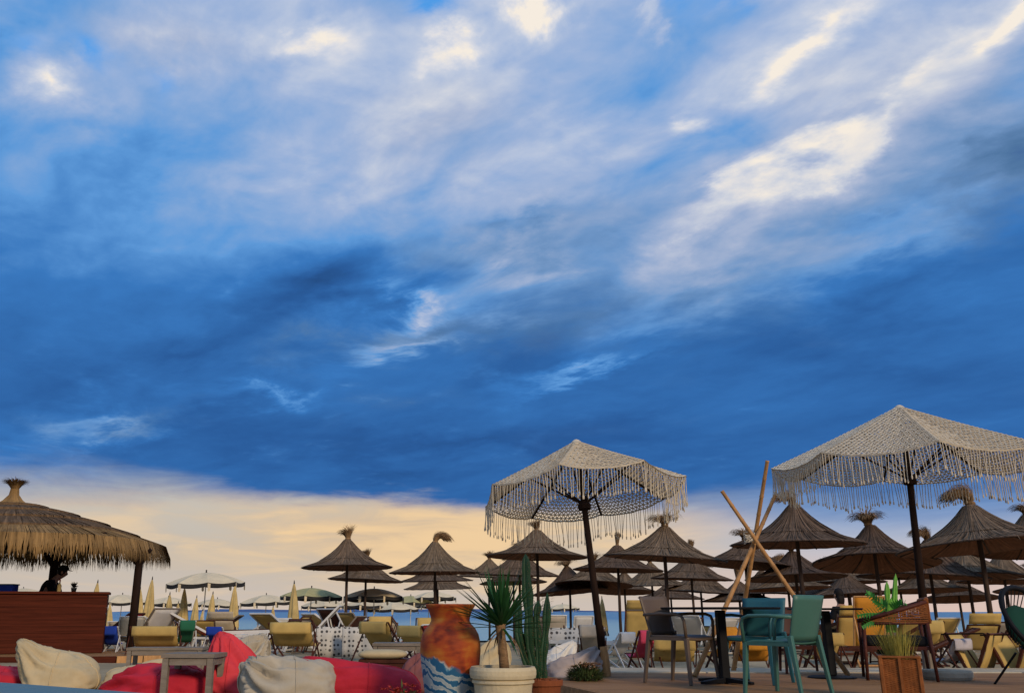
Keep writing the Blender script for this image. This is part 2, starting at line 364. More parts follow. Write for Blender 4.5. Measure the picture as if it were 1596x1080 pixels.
M['hair'] = mat('dark_hair', (.012, .008, .006), .7, .3, 30)
M['trouser'] = mat('dark_trousers', (.02, .022, .03), .9, .3, 6)
def dotted():
    m = bpy.data.materials.new('dotted_cloth'); m.use_nodes = True; t = m.node_tree; S = NT(t); p = t.nodes['Principled BSDF']
    tc = S.n('ShaderNodeTexCoord').outputs['Object']
    v = S.n('ShaderNodeTexVoronoi', {'Vector': S.vm('MULTIPLY', tc, (1, 0.02, 1)), 'Scale': 13.0, 'Randomness': .35}).outputs[0]
    t.links.new(S.mix(S.ss(v, .26, .36), (.06, .055, .05), (.56, .52, .45)), p.inputs[0]); p.inputs['Roughness'].default_value = .9
    return m
M['dots'] = dotted()
def sea():
    m = bpy.data.materials.new('sea_water'); m.use_nodes = True; t = m.node_tree; S = NT(t); p = t.nodes['Principled BSDF']
    tc = S.n('ShaderNodeTexCoord').outputs['Object']
    n = S.noise(S.vm('MULTIPLY', tc, (.25, 1, 1)), .12, 8, .65)
    yy = S.n('ShaderNodeSeparateXYZ', {0: tc}).outputs[1]
    c = S.mix(S.ss(yy, 100, 330), (.33, .47, .48), (.12, .27, .42))
    c = S.mix(S.ss(n, .45, .7, 0, .5), c, (.36, .46, .50))
    t.links.new(c, p.inputs[0]); p.inputs['Roughness'].default_value = .55; p.inputs['Specular IOR Level'].default_value = .15
    b = S.n('ShaderNodeBump', {'Strength': .5, 'Distance': .3, 'Height': S.noise(S.vm('MULTIPLY', tc, (.4, 1, 1)), .8, 6, .6)}); t.links.new(b.outputs[0], p.inputs['Normal'])
    return m
M['sea'] = sea()
def vase_paint():
    m = bpy.data.materials.new('painted_vase'); m.use_nodes = True; t = m.node_tree; S = NT(t); p = t.nodes['Principled BSDF']
    tc = S.n('ShaderNodeTexCoord').outputs['Object']; z = S.n('ShaderNodeSeparateXYZ', {0: tc}).outputs
    br = S.n('ShaderNodeMapping', {'Vector': tc, 'Rotation': (R(20), R(35), 0), 'Scale': (2.2, 2.2, 9.0)}).outputs[0]
    n = S.m('ADD', S.m('MULTIPLY', S.noise(tc, 4.2, 2, .5, .6), .72), S.m('MULTIPLY', S.noise(br, 2.4, 5, .6, .3), .28)); n2 = S.noise(tc, 6, 4, .5, .8)
    a = S.ramp(n, [(.30, (.05, .05, .02)), (.40, (.16, .022, .010)), (.48, (.34, .055, .012)), (.56, (.42, .12, .018)), (.64, (.46, .20, .04)), (.74, (.24, .035, .012))])
    sw = S.m('ADD', S.m('ADD', z[2], S.m('MULTIPLY', z[0], .45)), S.m('MULTIPLY', S.m('SUBTRACT', n2, .5), .16))
    wave = S.n('ShaderNodeTexWave', {'Vector': S.n('ShaderNodeCombineXYZ', {0: z[0], 1: z[1], 2: sw}).outputs[0], 'Scale': 4.0, 'Distortion': 8.0, 'Detail': 4.0, 'Detail Scale': 1.4}, bands_direction='Z').outputs[1]
    b = S.ramp(wave, [(.25, (.02, .10, .20)), (.45, (.08, .22, .32)), (.58, (.48, .46, .40)), (.85, (.30, .35, .36))])
    edge = S.m('ADD', z[2], S.m('ADD', S.m('MULTIPLY', z[0], .45), S.m('MULTIPLY', S.m('SUBTRACT', n2, .5), .14)))
    c = S.mix(S.ss(edge, .385, .41), b, a)
    t.links.new(c, p.inputs[0]); p.inputs['Roughness'].default_value = .62; p.inputs['Specular IOR Level'].default_value = .2
    return m
M['vase'] = vase_paint()

# ------------------------------------------------------------------ ground, sea, deck
def gz(Y):                                # the beach falls gently toward the sea
    return -0.12 if Y < 18 else max(-0.12 - (Y - 18) * 0.026, -2.2)
def sandmesh():
    b = MB(); ys = [-20, -5, 0, 3] + [4 + i * .35 for i in range(80)] + [33, 36, 40, 45, 50, 60, 75, 90, 120, 300, 2000, 9000]
    xs = [-6000, -300, -60] + [-22 + i * .5 for i in range(89)] + [60, 300, 6000]
    def P(i, j):
        x, y = xs[j], ys[i]; z = gz(y)
        if 4 < y < 50 and abs(x) < 23: z += mnoise.noise(Vector((x * .9, y * .9, 0))) * .035 + mnoise.noise(Vector((x * 2.7, y * 2.7, 4))) * .015
        return (x, y, z)
    b.grid(P, len(ys), len(xs)); b.f = [tuple(reversed(f)) for f in b.f]
    return b
kind(sandmesh().build('sand_ground', M['sand'], smooth=True), 'structure')
s = MB(); s.face([(-9000, 70, -1.35), (9000, 70, -1.35), (9000, 12000, -1.35), (-9000, 12000, -1.35)])
kind(s.build('sea_water', M['sea']), 'structure')
# far low coast
def hills(name, x0, x1, Y, h, seed):
    b = MB(); n = 90
    for k in (0, 1):
        for i in range(n + 1):
            u = i / n; x = x0 + (x1 - x0) * u
            hh = h * (math.sin(math.pi * u) ** .6) * (.65 + .5 * mnoise.noise(Vector((u * 7, seed, 0))) + .2 * mnoise.noise(Vector((u * 23, seed, 0))))
            b.v.append((x, Y, -3)); b.v.append((x, Y + 260, max(hh, 0) - 1)); b.v.append((x, Y + 700, -3))
        break
    for i in range(n):
        a = i * 3; b.f += [(a, a + 3, a + 4, a + 1), (a + 1, a + 4, a + 5, a + 2)]
    kind(b.build(name, M['hill'], smooth=True), 'structure')
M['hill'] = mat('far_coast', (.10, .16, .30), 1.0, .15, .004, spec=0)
hills('far_coast', -2600, 1500, 7000, 34, 2.0)

def gY(py, z=0.0):                        # distance at which ground of height z is seen at that row
    r = ray(PX0, py); return (z - CAMZ) / r.z * r.y
dk = kind(put('wooden_deck', None, None), 'structure')
plank = None
DX0, DX1 = gx(878, 9.6), 12.5
for i in range(36):
    y = 6.4 + i * .14
    x0 = DX0 - (y - 9.6) * 0.25
    b = MB(); b.box(((x0 + DX1) / 2, y, -.02), (DX1 - x0, .132, .04)); b.build('plank', M['deck'], dk)
b = MB(); b.bar((gx(878, 9.6) + .25 * 3.3 - .02, 6.3, -.075), (gx(878, 9.6) - .25 * 1.8 - .02, 11.4, -.075), .04, .15); b.build('edge_board', M['deck'], dk)
kb = kind(put('concrete_kerb', None, None), 'structure')
for i in range(9):
    x0 = gx(850, 12) + i * 1.9
    b = MB(); b.box((x0 + .95, 11.95 - i * .02, -.07), (1.89, .85, .15)); b.build('slab', M['concrete'], kb, bevel=.012)

# ------------------------------------------------------------------ reed umbrellas
RU = 1.5
def prof(s):                              # s = 0 at the neck, 1 at the rim (unit radius)
    r = .07 + .93 * s
    z = .21 * (1 - s) + .34 * max(0.0, 1 - s) ** 2.8
    return r, z
def canopy_mesh(seed):
    rn = random.Random(seed); b = MB(); n = 40
    wob = [1 + rn.uniform(-.018, .018) for _ in range(n)]
    def shell(off, s0, s1, k=7):
        def P(i, j):
            s = s0 + (s1 - s0) * i / (k - 1); r, z = prof(s); t = 2 * math.pi * j / n; w = wob[j] if s > .9 else 1
            return (r * w * math.cos(t), r * w * math.sin(t), z + off)
        b.grid(P, k, n, True)
    shell(0.0, 0, 1.0, 9); shell(.025, 0, .55, 6)
    def reeds(cnt, s0, s1, lift, wmin, wmax):
        for _ in range(cnt):
            t = rn.uniform(0, 2 * math.pi); a = rn.uniform(-.035, .035); sa = s0 + rn.uniform(0, .25) * (s1 - s0); sb = s1 + rn.uniform(-.03, .035)
            l = lift + rn.uniform(.0, .014); pts = []; k = 5
            for i in range(k):
                s = sa + (sb - sa) * i / (k - 1); r, z = prof(s); tt = t + a * (i / (k - 1) - .5)
                pts.append((r * math.cos(tt), r * math.sin(tt), z + l - (.012 if i == k - 1 else 0)))
            w = rn.uniform(wmin, wmax); b.ribbon(pts, [w * .6, w, w, w, w * .5], (-math.sin(t), math.cos(t), rn.uniform(-.5, .5)))
    for _ in range(46):                                     # loose ends at the rim and on the slope
        t = rn.uniform(0, 6.283); s = rn.choice([1.0, 1.0, 1.0, rn.uniform(.3, .95)]); r, z = prof(s); c = Vector((math.cos(t), math.sin(t), 0)); p = c * r + Vector((0, 0, z + .01)); l = rn.uniform(.03, .09)
        q = p + c * l * rn.uniform(.2, 1) + Vector((-c.y, c.x, 0)) * rn.uniform(-.03, .03) + Vector((0, 0, -l * rn.uniform(-.3, .9) if s == 1 else l * .5)); b.ribbon([p, p.lerp(q, .5), q], [.008, .006, .002], (-c.y, c.x, .3))
    reeds(560, .25, 1.0, .004, .007, .017); reeds(330, .0, .57, .030, .006, .013)
    b.xf(Matrix.Scale(RU, 4))
    return b.mesh('canopy', M['thatch'])
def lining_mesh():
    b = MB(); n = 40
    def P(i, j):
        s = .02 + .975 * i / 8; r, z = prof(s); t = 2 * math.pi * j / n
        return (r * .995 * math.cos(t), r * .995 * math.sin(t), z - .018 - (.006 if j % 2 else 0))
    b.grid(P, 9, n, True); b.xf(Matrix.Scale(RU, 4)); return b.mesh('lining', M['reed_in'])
def hoop_mesh():
    b = MB(); pts = [(RU * 1.0 * math.cos(t), RU * 1.0 * math.sin(t), -.012) for t in [2 * math.pi * i / 40 for i in range(41)]]
    b.tube(pts, .017, 5, False); return b.mesh('rim_hoop', M['bark'])
def tuft_mesh(seed, lean, spread, L):
    rn = random.Random(seed); b = MB(); z0 = RU * .47
    b.tube([(0, 0, z0), (0, 0, z0 + .12), (lean[0] * .04, lean[1] * .04, z0 + .24)], [.12, .075, .06], 8)
    b.lathe([(.075, z0 + .13), (.088, z0 + .16), (.075, z0 + .19)], 10)
    for _ in range(420):
        t = rn.uniform(0, 2 * math.pi); q = math.sqrt(rn.random()) * .055
        p = Vector((q * math.cos(t), q * math.sin(t), z0 + .15)); d = Vector((math.cos(t) * spread * rn.uniform(.1, 1), math.sin(t) * spread * rn.uniform(.1, 1), 1))
        d += Vector((lean[0], lean[1], 0)) * rn.uniform(.1, .55); pts = [p]; l = L * rn.uniform(.6, 1.1) / 5
        for k in range(5):
            d = d.normalized(); pts.append(pts[-1] + d * l)
            d += Vector((lean[0] * .35 + math.cos(t) * spread * .18, lean[1] * .35 + math.sin(t) * spread * .18, -.22 * (k + .2) * (.5 + abs(lean[0]) + abs(lean[1]))))
        w = rn.uniform(.008, .018); b.ribbon(pts, [w, w, w, w * .9, w * .7, w * .3], (-math.sin(t), math.cos(t), 0))
    return b.mesh('tuft', M['straw'])
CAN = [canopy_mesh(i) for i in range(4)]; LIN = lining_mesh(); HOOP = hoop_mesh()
TUFT = {'up': tuft_mesh(1, (-.35, 0), .5, .44), 'right': tuft_mesh(2, (1.1, .2), .35, .66), 'left': tuft_mesh(3, (-.9, -.2), .5, .62), 'ball': tuft_mesh(4, (-.4, -.3), .9, .50), 'slim': tuft_mesh(5, (.05, 0), .12, .5)}
b = MB(); b.tube([(0, 0, 0), (.01, 0, .3), (-.008, .006, .65), (0, 0, 1)], [.055, .05, .046, .042], 8); POLE = b.mesh('pole', M['bark'], True)
b = MB(); r0, z0 = prof(.05); r1, z1 = prof(.97); rm, zm = prof(.5)
b.tube([(r0 * RU, 0, z0 * RU - .07), (rm * RU, 0, zm * RU - .055), (r1 * RU, 0, z1 * RU - .045)], .016, 5); RIB = b.mesh('rib', M['bark'])
UG = 'reed umbrellas on the beach'
def reed_umbrella(i, px, rim, half, tuft, tx, ty, label, group=UG):
    rn = random.Random(900 + i)
    Yd = (FPX * RU / half - 1.3 * math.sin(TH)) / math.cos(TH)
    p = at(px, rim, Yd); g = gz(Yd); th = thing('reed_umbrella', label, 'umbrella', (p.x, Yd, g), 0, group)
    h = p.z - g
    put('pole', POLE, th, (0, 0, -.1), (0, 0, rn.uniform(0, 6)), (1, 1, h + .1 + RU * .45))
    tx += rn.uniform(-2, 1.5); ty += rn.uniform(-2.5, 2.5); rot = (R(tx), R(ty), 0); rz = rn.uniform(0, 6.28)
    e = Euler(rot).to_matrix() @ Matrix.Rotation(rz, 3, 'Z')
    vz = rn.uniform(.86, 1.14); sc = (1, 1, vz); tu = rn.uniform(.85, 1.3)
    put('canopy', CAN[i % 4], th, (0, 0, h), e.to_euler(), sc)
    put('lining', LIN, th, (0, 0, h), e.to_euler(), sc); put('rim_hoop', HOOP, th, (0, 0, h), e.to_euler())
    up = Euler(rot).to_matrix() @ Vector((0, 0, RU * .47 * (vz - tu)))
    if tuft == 'up' and i > 6: tuft = ('up', 'ball', 'left', 'slim', 'right', 'up')[i % 6]
    put('tuft', TUFT[tuft], th, Vector((0, 0, h)) + up, (R(tx), R(ty), rn.uniform(-.5, .5)), (tu, tu, tu))
    if half > 68:
        for k in range(8): put('rib', RIB, th, (0, 0, h), (e @ Matrix.Rotation(k * math.pi / 4, 3, 'Z')).to_euler(), sc)
    return th
UMB = [  # px, rim row, half width, tuft, tilt x, tilt y, label
    (541, 884, 70, 'up', 0, -2, 'leftmost reed umbrella, standing free against the pale sky'),
    (570, 904, 58, 'up', 0, 2, 'reed umbrella half hidden behind the leftmost one'),
    (678, 892, 71, 'right', 0, 0, 'reed umbrella above the painted vase, its straw tuft bent over to the right'),
    (680, 905, 57, 'up', 1, 0, 'reed umbrella just behind and below the one with the bent tuft'),
    (682, 917, 52, 'up', 1, 0, 'lowest of the three reed umbrellas stacked up above the painted vase'),
    (837, 867, 78, 'up', 0, 1, 'reed umbrella in front of the left fringed parasol canopy, above the cactus tip'),
    (810, 896, 63, 'up', 0, 0, 'reed umbrella behind the palm leaves, left of the tall cactus'),
    (800, 908, 52, 'up', 0, 0, 'far reed umbrella barely showing between palm leaves and cactus'),
    (888, 922, 58, 'ball', -4, -3, 'low reed umbrella with bushy tuft left of the left parasol pole'),
    (926, 911, 60, 'ball', -4, 1, 'reed umbrella right behind the pole of the left fringed parasol'),
    (963, 888, 69, 'slim', 0, 1, 'reed umbrella with thin upright tuft, right of the left parasol pole'),
    (1036, 870, 93, 'ball', 0, 2, 'large reed umbrella right of the left fringed parasol'),
    (1016, 912, 56, 'up', 0, 0, 'reed umbrella under the large one, above the taupe chair'),
    (974, 922, 48, 'up', -4, 0, 'small reed umbrella showing its brown underside left of the taupe chair'),
    (1046, 932, 50, 'up', -1, 0, 'lowest reed umbrella right behind the taupe chair back'),
    (1078, 902, 62, 'up', 0, 2, 'reed umbrella left of the bamboo tripod, in the second layer'),
    (1092, 922, 57, 'up', 0, 1, 'reed umbrella left of the bamboo tripod, in the third layer'),
    (1162, 880, 74, 'ball', -1, 3, 'reed umbrella right behind the bamboo tripod crossing'),
    (1243, 848, 100, 'left', 0, -1, 'big reed umbrella right of the bamboo tripod, under the parasol fringe'),
    (1240, 900, 75, 'up', -4, 0, 'reed umbrella with brown underside directly below the big one by the tripod'),
    (1228, 917, 63, 'up', -2, 0, 'reed umbrella in the third layer above the sage green chair'),
    (1153, 936, 58, 'up', 0, 0, 'lowest reed umbrella behind the feet of the bamboo tripod'),
    (1262, 926, 52, 'up', 0, 0, 'reed umbrella far behind the sage green chair back'),
    (1365, 877, 92, 'ball', -5, 3, 'reed umbrella with curly tuft and brown underside left of the right parasol pole'),
    (1527, 851, 119, 'left', -3, -1, 'largest reed umbrella, right of the right parasol pole'),
    (1612, 858, 88, 'up', -3, 0, 'reed umbrella cut off by the right edge of the view'),
    (1450, 897, 82, 'up', 0, 2, 'reed umbrella right behind the right parasol pole'),
    (1508, 897, 79, 'up', 0, 0, 'reed umbrella in the second layer below the largest one'),
    (1566, 906, 66, 'slim', -1, 0, 'reed umbrella with pointed top above the black round chair'),
    (1612, 920, 56, 'up', -3, 0, 'low reed umbrella at the right edge behind the black round chair'),
    (1442, 920, 62, 'up', -4, 0, 'reed umbrella with brown underside above the woven armchair'),
    (1495, 933, 57, 'up', -5, 0, 'lowest reed umbrella right of the right parasol pole, in front of the sea'),
    (1400, 898, 60, 'up', 0, 0, 'reed umbrella behind the bright green cactus, second layer'),
    (1322, 907, 55, 'up', 0, 0, 'reed umbrella above the dark haired seated person'),
    (1322, 927, 60, 'up', -1, 0, 'lowest reed umbrella right behind the dark haired seated person'),
    (1190, 924, 58, 'up', 0, 0, 'reed umbrella behind the long leg of the bamboo tripod'),
    (762, 899, 50, 'up', 0, 0, 'reed umbrella far behind the palm crown'),
]
for i, u in enumerate(UMB): reed_umbrella(i, *u)

# ------------------------------------------------------------------ white beach umbrellas with a dark valance
def gored(mat_top, rise=.34, RW=1.3):
    b = MB(); n = 8
    def P(i, j):
        s = i / 8; g = j // 6; u = (j % 6) / 6
        a0 = 2 * math.pi * g / n; a1 = 2 * math.pi * (g + 1) / n
        p = Vector((math.cos(a0), math.sin(a0), 0)).lerp(Vector((math.cos(a1), math.sin(a1), 0)), u) * (s * RW)
        p.z = rise * (1 - s ** 1.7) - .05 * s * 4 * u * (1 - u)
        return p
    b.grid(P, 9, 48, True); return b.mesh('canopy', mat_top, False)
def valance(RW=1.3):
    d = MB(); w = MB(); n = 8
    for g in range(n):
        a0 = 2 * math.pi * g / n; a1 = 2 * math.pi * (g + 1) / n
        c0 = Vector((math.cos(a0), math.sin(a0), 0)) * RW * 1.004; c1 = Vector((math.cos(a1), math.sin(a1), 0)) * RW * 1.004
        for k in range(8):
            u0, u1 = k / 8, (k + 1) / 8; p0 = c0.lerp(c1, u0); p1 = c0.lerp(c1, u1)
            z0 = -.05 * 4 * u0 * (1 - u0); z1 = -.05 * 4 * u1 * (1 - u1); h = .13
            d.face([p0 + Vector((0, 0, z0)), p1 + Vector((0, 0, z1)), p1 + Vector((0, 0, z1 - h)), p0 + Vector((0, 0, z0 - h))])
        m = c0 * 1.003
        w.face([m + Vector((0, 0, -.02)), m.lerp(c1, .10) + Vector((0, 0, -.04)), m.lerp(c1, .09) + Vector((0, 0, -.25)), m.lerp(c1, .04) + Vector((0, 0, -.29)), m + Vector((0, 0, -.25))])
    return d.mesh('valance', M['trim']), w.mesh('corner_flap', M['white'])
GW, GO = gored(M['white']), gored(M['olive']); VAL, FLAP = valance()
b = MB(); b.tube([(0, 0, 0), (0, 0, 1)], [.024, .02], 6); THINPOLE = b.mesh('pole', M['wmetal'], True)
b = MB(); b.lathe([(.0, .33), (.03, .34), (.02, .38), (.03, .41), (.0, .44)], 8); FIN = b.mesh('finial', M['trim'], True)
WU = [(321, 908, 60, GW, 'cream beach umbrella with dark valance, the highest one right of the hut post'),
      (415, 938, 42, GW, 'cream beach umbrella with dark valance left of the single furled umbrella'),
      (485, 929, 49, GO, 'olive topped beach umbrella with dark valance right of the single furled umbrella'),
      (505, 943, 35, GW, 'small cream beach umbrella under the olive topped one'),
      (583, 930, 49, GW, 'cream beach umbrella with dark valance behind the leftmost reed umbrella pole'),
      (572, 944, 40, GW, 'low cream beach umbrella between the poles of the two leftmost reed umbrellas'),
      (612, 948, 40, GW, 'low cream beach umbrella right of the second reed umbrella pole'),
      (676, 931, 36, GW, 'cream beach umbrella behind the rim of the painted vase'),
      (668, 943, 34, GW, 'low cream beach umbrella left of the rim of the painted vase'),
      (190, 937, 40, GW, 'cream beach umbrella right behind the hut post'),
      (262, 940, 36, GW, 'cream beach umbrella behind the furled umbrellas right of the hut post'),
      (338, 942, 34, GW, 'cream beach umbrella below the highest one'),
      (36, 925, 32, GW, 'cream beach umbrella showing over the left end of the bar counter'),
      (877, 948, 26, GW, 'distant cream beach umbrella left of the left parasol pole'),
      (640, 938, 36, GO, 'olive beach umbrella between the second reed umbrella and the vase')]
for i, (px, rim, half, top, label) in enumerate(WU):
    Yd = FPX * 1.3 / half / math.cos(TH); p = at(px, rim, Yd); g = gz(Yd) ; h = max(p.z - g, 1.2)
    th = thing('beach_umbrella', label, 'umbrella', (p.x, Yd, p.z - h), 0, 'cream beach umbrellas')
    e = (R(-2 if i % 2 else 1), R(-2 + i % 4), .3 + i)
    put('pole', THINPOLE, th, (0, 0, 0), (0, 0, 0), (1, 1, h + .33)); put('canopy', top, th, (0, 0, h), e)
    v = put('valance', VAL, th, (0, 0, h), e); kind(put('corner_flap', FLAP, v), 'stuff'); put('finial', FIN, th, (0, 0, h), e)

# ------------------------------------------------------------------ furled umbrellas
def furled_mesh(seed):
    rn = random.Random(seed); b = MB(); ph = [rn.uniform(0, 6) for _ in range(3)]
    def f(t, i): return 1 + .22 * math.cos(6 * t + ph[0] + i * .06) + .08 * math.cos(11 * t + ph[1])
    b.lathe([(.015, 1.35), (.035, 1.28), (.07, 1.1), (.11, .8), (.145, .45), (.165, .2), (.175, .05), (.17, .0), (.03, .02)], 30, fn=f)
    return b.mesh('furled_cloth', M['furl'], True)
FUR = [furled_mesh(i) for i in range(3)]
def strap_meshes():
    d = MB(); w = MB(); rn = random.Random(4)
    for k in range(14):
        t = 2 * math.pi * k / 14; r = .165; m = d if k % 2 else w; q = rn.uniform(.0, .06)
        c = Vector((math.cos(t), math.sin(t), 0)); sd = Vector((-c.y, c.x, 0))
        p = c * r; m.face([p - sd * .04 + Vector((0, 0, .06)), p + sd * .04 + Vector((0, 0, .06)), p + c * .07 + sd * .05 + Vector((0, 0, -.15 - q)), p + c * .05 - sd * .04 + Vector((0, 0, -.2 - q))])
    return d.mesh('dark_valance_flap', M['trim']), w.mesh('pale_valance_flap', M['white'])
SD, SW = strap_meshes()
b = MB(); b.lathe([(.0, 1.33), (.022, 1.34), (.016, 1.42), (.0, 1.47)], 8); TIP = b.mesh('tip', M['trim'], True)
FU = [(236, 898, 31, 'tallest furled yellow umbrella just right of the hut post'), (221, 913, 34, 'furled yellow umbrella between the hut post and the tallest furled one'),
      (265, 922, 34, 'furled yellow umbrella left of the highest cream umbrella'), (290, 912, 32, 'furled yellow umbrella under the left side of the highest cream umbrella'),
      (306, 927, 38, 'small furled yellow umbrella left of the thin umbrella pole'), (331, 921, 35, 'furled yellow umbrella right of the thin umbrella pole'),
      (367, 908, 31, 'furled yellow umbrella under the right rim of the highest cream umbrella'), (461, 904, 29, 'single furled yellow umbrella standing apart in the open middle'),
      (427, 942, 42, 'low furled umbrella right of the blue sea patch'), (523, 946, 44, 'furled umbrella left of the leftmost reed umbrella pole'), (546, 946, 44, 'furled umbrella touching the leftmost reed umbrella pole'),
      (174, 938, 42, 'distant furled umbrella between the counter and the hut post'), (152, 903, 31, 'furled umbrella tip showing above the right end of the bar counter'),
      (316, 948, 46, 'short furled umbrella in front of the thin umbrella pole'), (277, 936, 40, 'furled umbrella behind the gap left of the green chair'), (938, 928, 40, 'furled umbrella seen right beside the left parasol pole')]
for i, (px, top, Yd, label) in enumerate(FU):
    p = at(px, top, Yd); g = gz(Yd); th = thing('furled_umbrella', label, 'umbrella', (p.x, Yd, g), 0, 'furled yellow umbrellas')
    z = p.z - 1.45 - g; rot = (R(U(-2, 2)), R(U(-2, 2)), U(0, 6))
    put('pole', THINPOLE, th, (0, 0, -.05), (0, 0, 0), (1, 1, max(z, .2) + .3)); put('furled_cloth', FUR[i % 3], th, (0, 0, z), rot)
    kind(put('dark_valance_flap', SD, th, (0, 0, z), rot), 'stuff'); kind(put('pale_valance_flap', SW, th, (0, 0, z), rot), 'stuff'); put('tip', TIP, th, (0, 0, z), rot)

# ------------------------------------------------------------------ deck chairs and loungers
def sling(b, pts, w, sag=.0, n=8):
    """cloth between two rails: pts is the side profile (y, z)"""
    def P(i, j):
        y, z = pts[i]; u = j / (n - 1); return ((u - .5) * w, y, z - sag * 4 * u * (1 - u) * (1 if 0 < i < len(pts) - 1 else .2))
    b.grid(P, len(pts), n); return b
def deck_chair(name, label, cloth, px, Yd, rz, wpx, top, frame='redwood', z=None, H=.86, group='folding deck chairs'):
    g = gz(Yd) if z is None else z; th = thing(name, label, 'deck chair', (gx(px, Yd, .4), Yd, g), R(rz), group); s = (at(px, top, Yd).z - g) / (H + .02); th.scale = (s, s, s); f = M[frame]; w = wpx * Yd * .97 / FPX / s
    hw = w / 2
    for x in (-hw, hw):
        q = -1 if x < 0 else 1
        MB().bar((x, -.42, H), (x, .40, .02), .035, .028, (1, 0, 0)).build('back_rail', f, th)
        MB().bar((x - q * .045, .46, .40), (x - q * .045, -.40, .02), .035, .028, (1, 0, 0)).build('seat_rail', f, th)
        MB().bar((x + q * .04, -.22, .62), (x + q * .04, -.62, .02), .03, .022, (1, 0, 0)).build('prop_leg', f, th)
    for y, zz in ((-.42, H), (.40, .03), (.46, .40), (-.40, .03)): MB().tube([(-hw, y, zz), (hw, y, zz)], .017, 6).build('cross_bar', f, th)
    pr = []
    for i in range(13):
        t = i / 12; y = -.42 + .88 * t; zz = H + (.40 - H) * t - .30 * math.sin(math.pi * t) ** 1.1 * (1 - .25 * t); pr.append((y, zz))
    sling(MB(), pr, w * .9, .012).build('canvas', cloth, th, smooth=True, thick=.006)
    sling(MB(), [(-.425, H + .02), (-.46, H - .03), (-.45, H - .18), (-.44, H - .24)], w * .92).build('head_flap', cloth, th, smooth=True, thick=.006)
    return th
def lounger(name, label, cloth, px, Yd, rz, w, top, frame='redwood', ang=55, z=None, shade=True, group='beach loungers', bl=.78):
    g = gz(Yd) if z is None else z; th = thing(name, label, 'lounger', (gx(px, Yd, .4), Yd, g), R(rz), group); hw = w / 2; f = M[frame]
    by, bz = -bl * math.cos(R(ang)), .34 + bl * math.sin(R(ang))
    s = (at(px, top, Yd).z - g) / (bz + (.28 if shade else .01)); th.scale = (s, s, s); hw = hw / s; w = w / s
    for x in (-hw, hw):
        MB().bar((x, 0, .34), (x, 1.25, .36), .035, .045, (0, 0, 1)).build('side_rail', f, th)
        MB().bar((x, .02, .34), (x, by, bz), .03, .035, (0, 1, 0)).build('back_rail', f, th)
        for y0, y1 in ((.10, -.18), (1.10, 1.22)): MB().bar((x, y0, .34), (x, y1, 0), .03, .035, (0, 1, 0)).build('leg', f, th)
        MB().bar((x, by * .6, .34 + (bz - .34) * .6), (x, -.42, .22), .022, .022, (0, 1, 0)).build('prop', f, th)
    for y, zz in ((1.25, .36), (by, bz), (-.16, .03), (1.21, .03)): MB().tube([(-hw, y, zz), (hw, y, zz)], .016, 6).build('cross_bar', f, th)
    n = 8; pr = [(by * (1 - i / n), bz + (.345 - bz) * i / n) for i in range(n)] + [(i * 1.25 / n, .345 + .015 * i / n) for i in range(n + 1)]
    sling(MB(), pr, w * .93, .03).build('canvas', cloth, th, smooth=True, thick=.006)
    if shade:
        MB().grid(lambda i, j: ((j / 4 - .5) * w, by - .05 - .12 * i / 3, bz + .02 + .26 * i / 3 - .02 * i * i / 9), 4, 5).build('sunshade', cloth, th, smooth=True, thick=.006)
    return th
Yc, Or, Pk = M['yellow'], M['orange'], M['pink']
DC = [  # label, cloth, px, distance, turn, width in the view, top row, frame
    ('yellow deck chair seen from behind, just right of the hut post', 'yellow', 246, 17.0, 6, 72, 975, 'redwood'),
    ('blue deck chair between the bar counter and the hut post', 'blue', 177, 18.2, 4, 24, 975, 'wmetal'),
    ('yellow deck chair seen from behind below the single furled umbrella', 'yellow', 460, 16.4, -6, 68, 969, 'redwood'),
    ('tilted yellow deck chair with dark frame behind the right red bean bag', 'yellow', 600, 15.8, -34, 56, 968, 'redwood'),
    ('yellow deck chair standing behind the tilted one near the second reed umbrella', 'yellow', 590, 19.0, 8, 36, 960, 'redwood'),
    ('yellow deck chair half hidden by the left side of the painted vase', 'yellow', 652, 15.4, -28, 44, 974, 'redwood'),
    ('yellow deck chair behind the neck of the painted vase', 'yellow', 668, 19.0, 4, 40, 962, 'redwood'),
    ('small dark green deck chair behind the low wooden table', 'green', 289, 18.6, 22, 24, 966, 'wmetal'),
    ('dark blue deck chair behind the red bean bag peak', 'blue', 342, 19.0, -8, 26, 976, 'wmetal'),
    ('pink deck chair left of the taupe chair legs', 'pink', 998, 12.9, 10, 28, 981, 'redwood'),
    ('wide yellow deck chair behind the taupe chair legs', 'yellow', 1048, 12.7, -8, 66, 995, 'redwood'),
    ('beige deck chair right behind the left parasol pole', 'beige', 924, 14.4, -14, 36, 973, 'redwood'),
    ('orange deck chair behind the black table column', 'orange', 1120, 12.9, 14, 24, 976, 'redwood'),
    ('orange deck chair under the teal chair seat', 'orange', 1168, 12.9, -10, 52, 996, 'redwood'),
    ('yellow deck chair between the sage chair and the second table column', 'yellow', 1279, 12.7, 8, 40, 985, 'redwood'),
    ('lavender grey deck chair right of the right parasol pole foot', 'lav', 1476, 12.6, 18, 36, 994, 'redwood'),
    ('pale deck chair with white frame behind the middle of the kerb', 'palec', 960, 14.0, 30, 30, 984, 'wmetal'),
    ('yellow deck chair left of the thick reed umbrella pole, behind the lavender one', 'yellow', 1440, 15.0, -5, 36, 966, 'redwood'),
]
for lb, c, px, Yd, rz, wp, top, fr in DC: deck_chair('deck_chair', lb, M[c], px, Yd, rz, wp, top, fr)
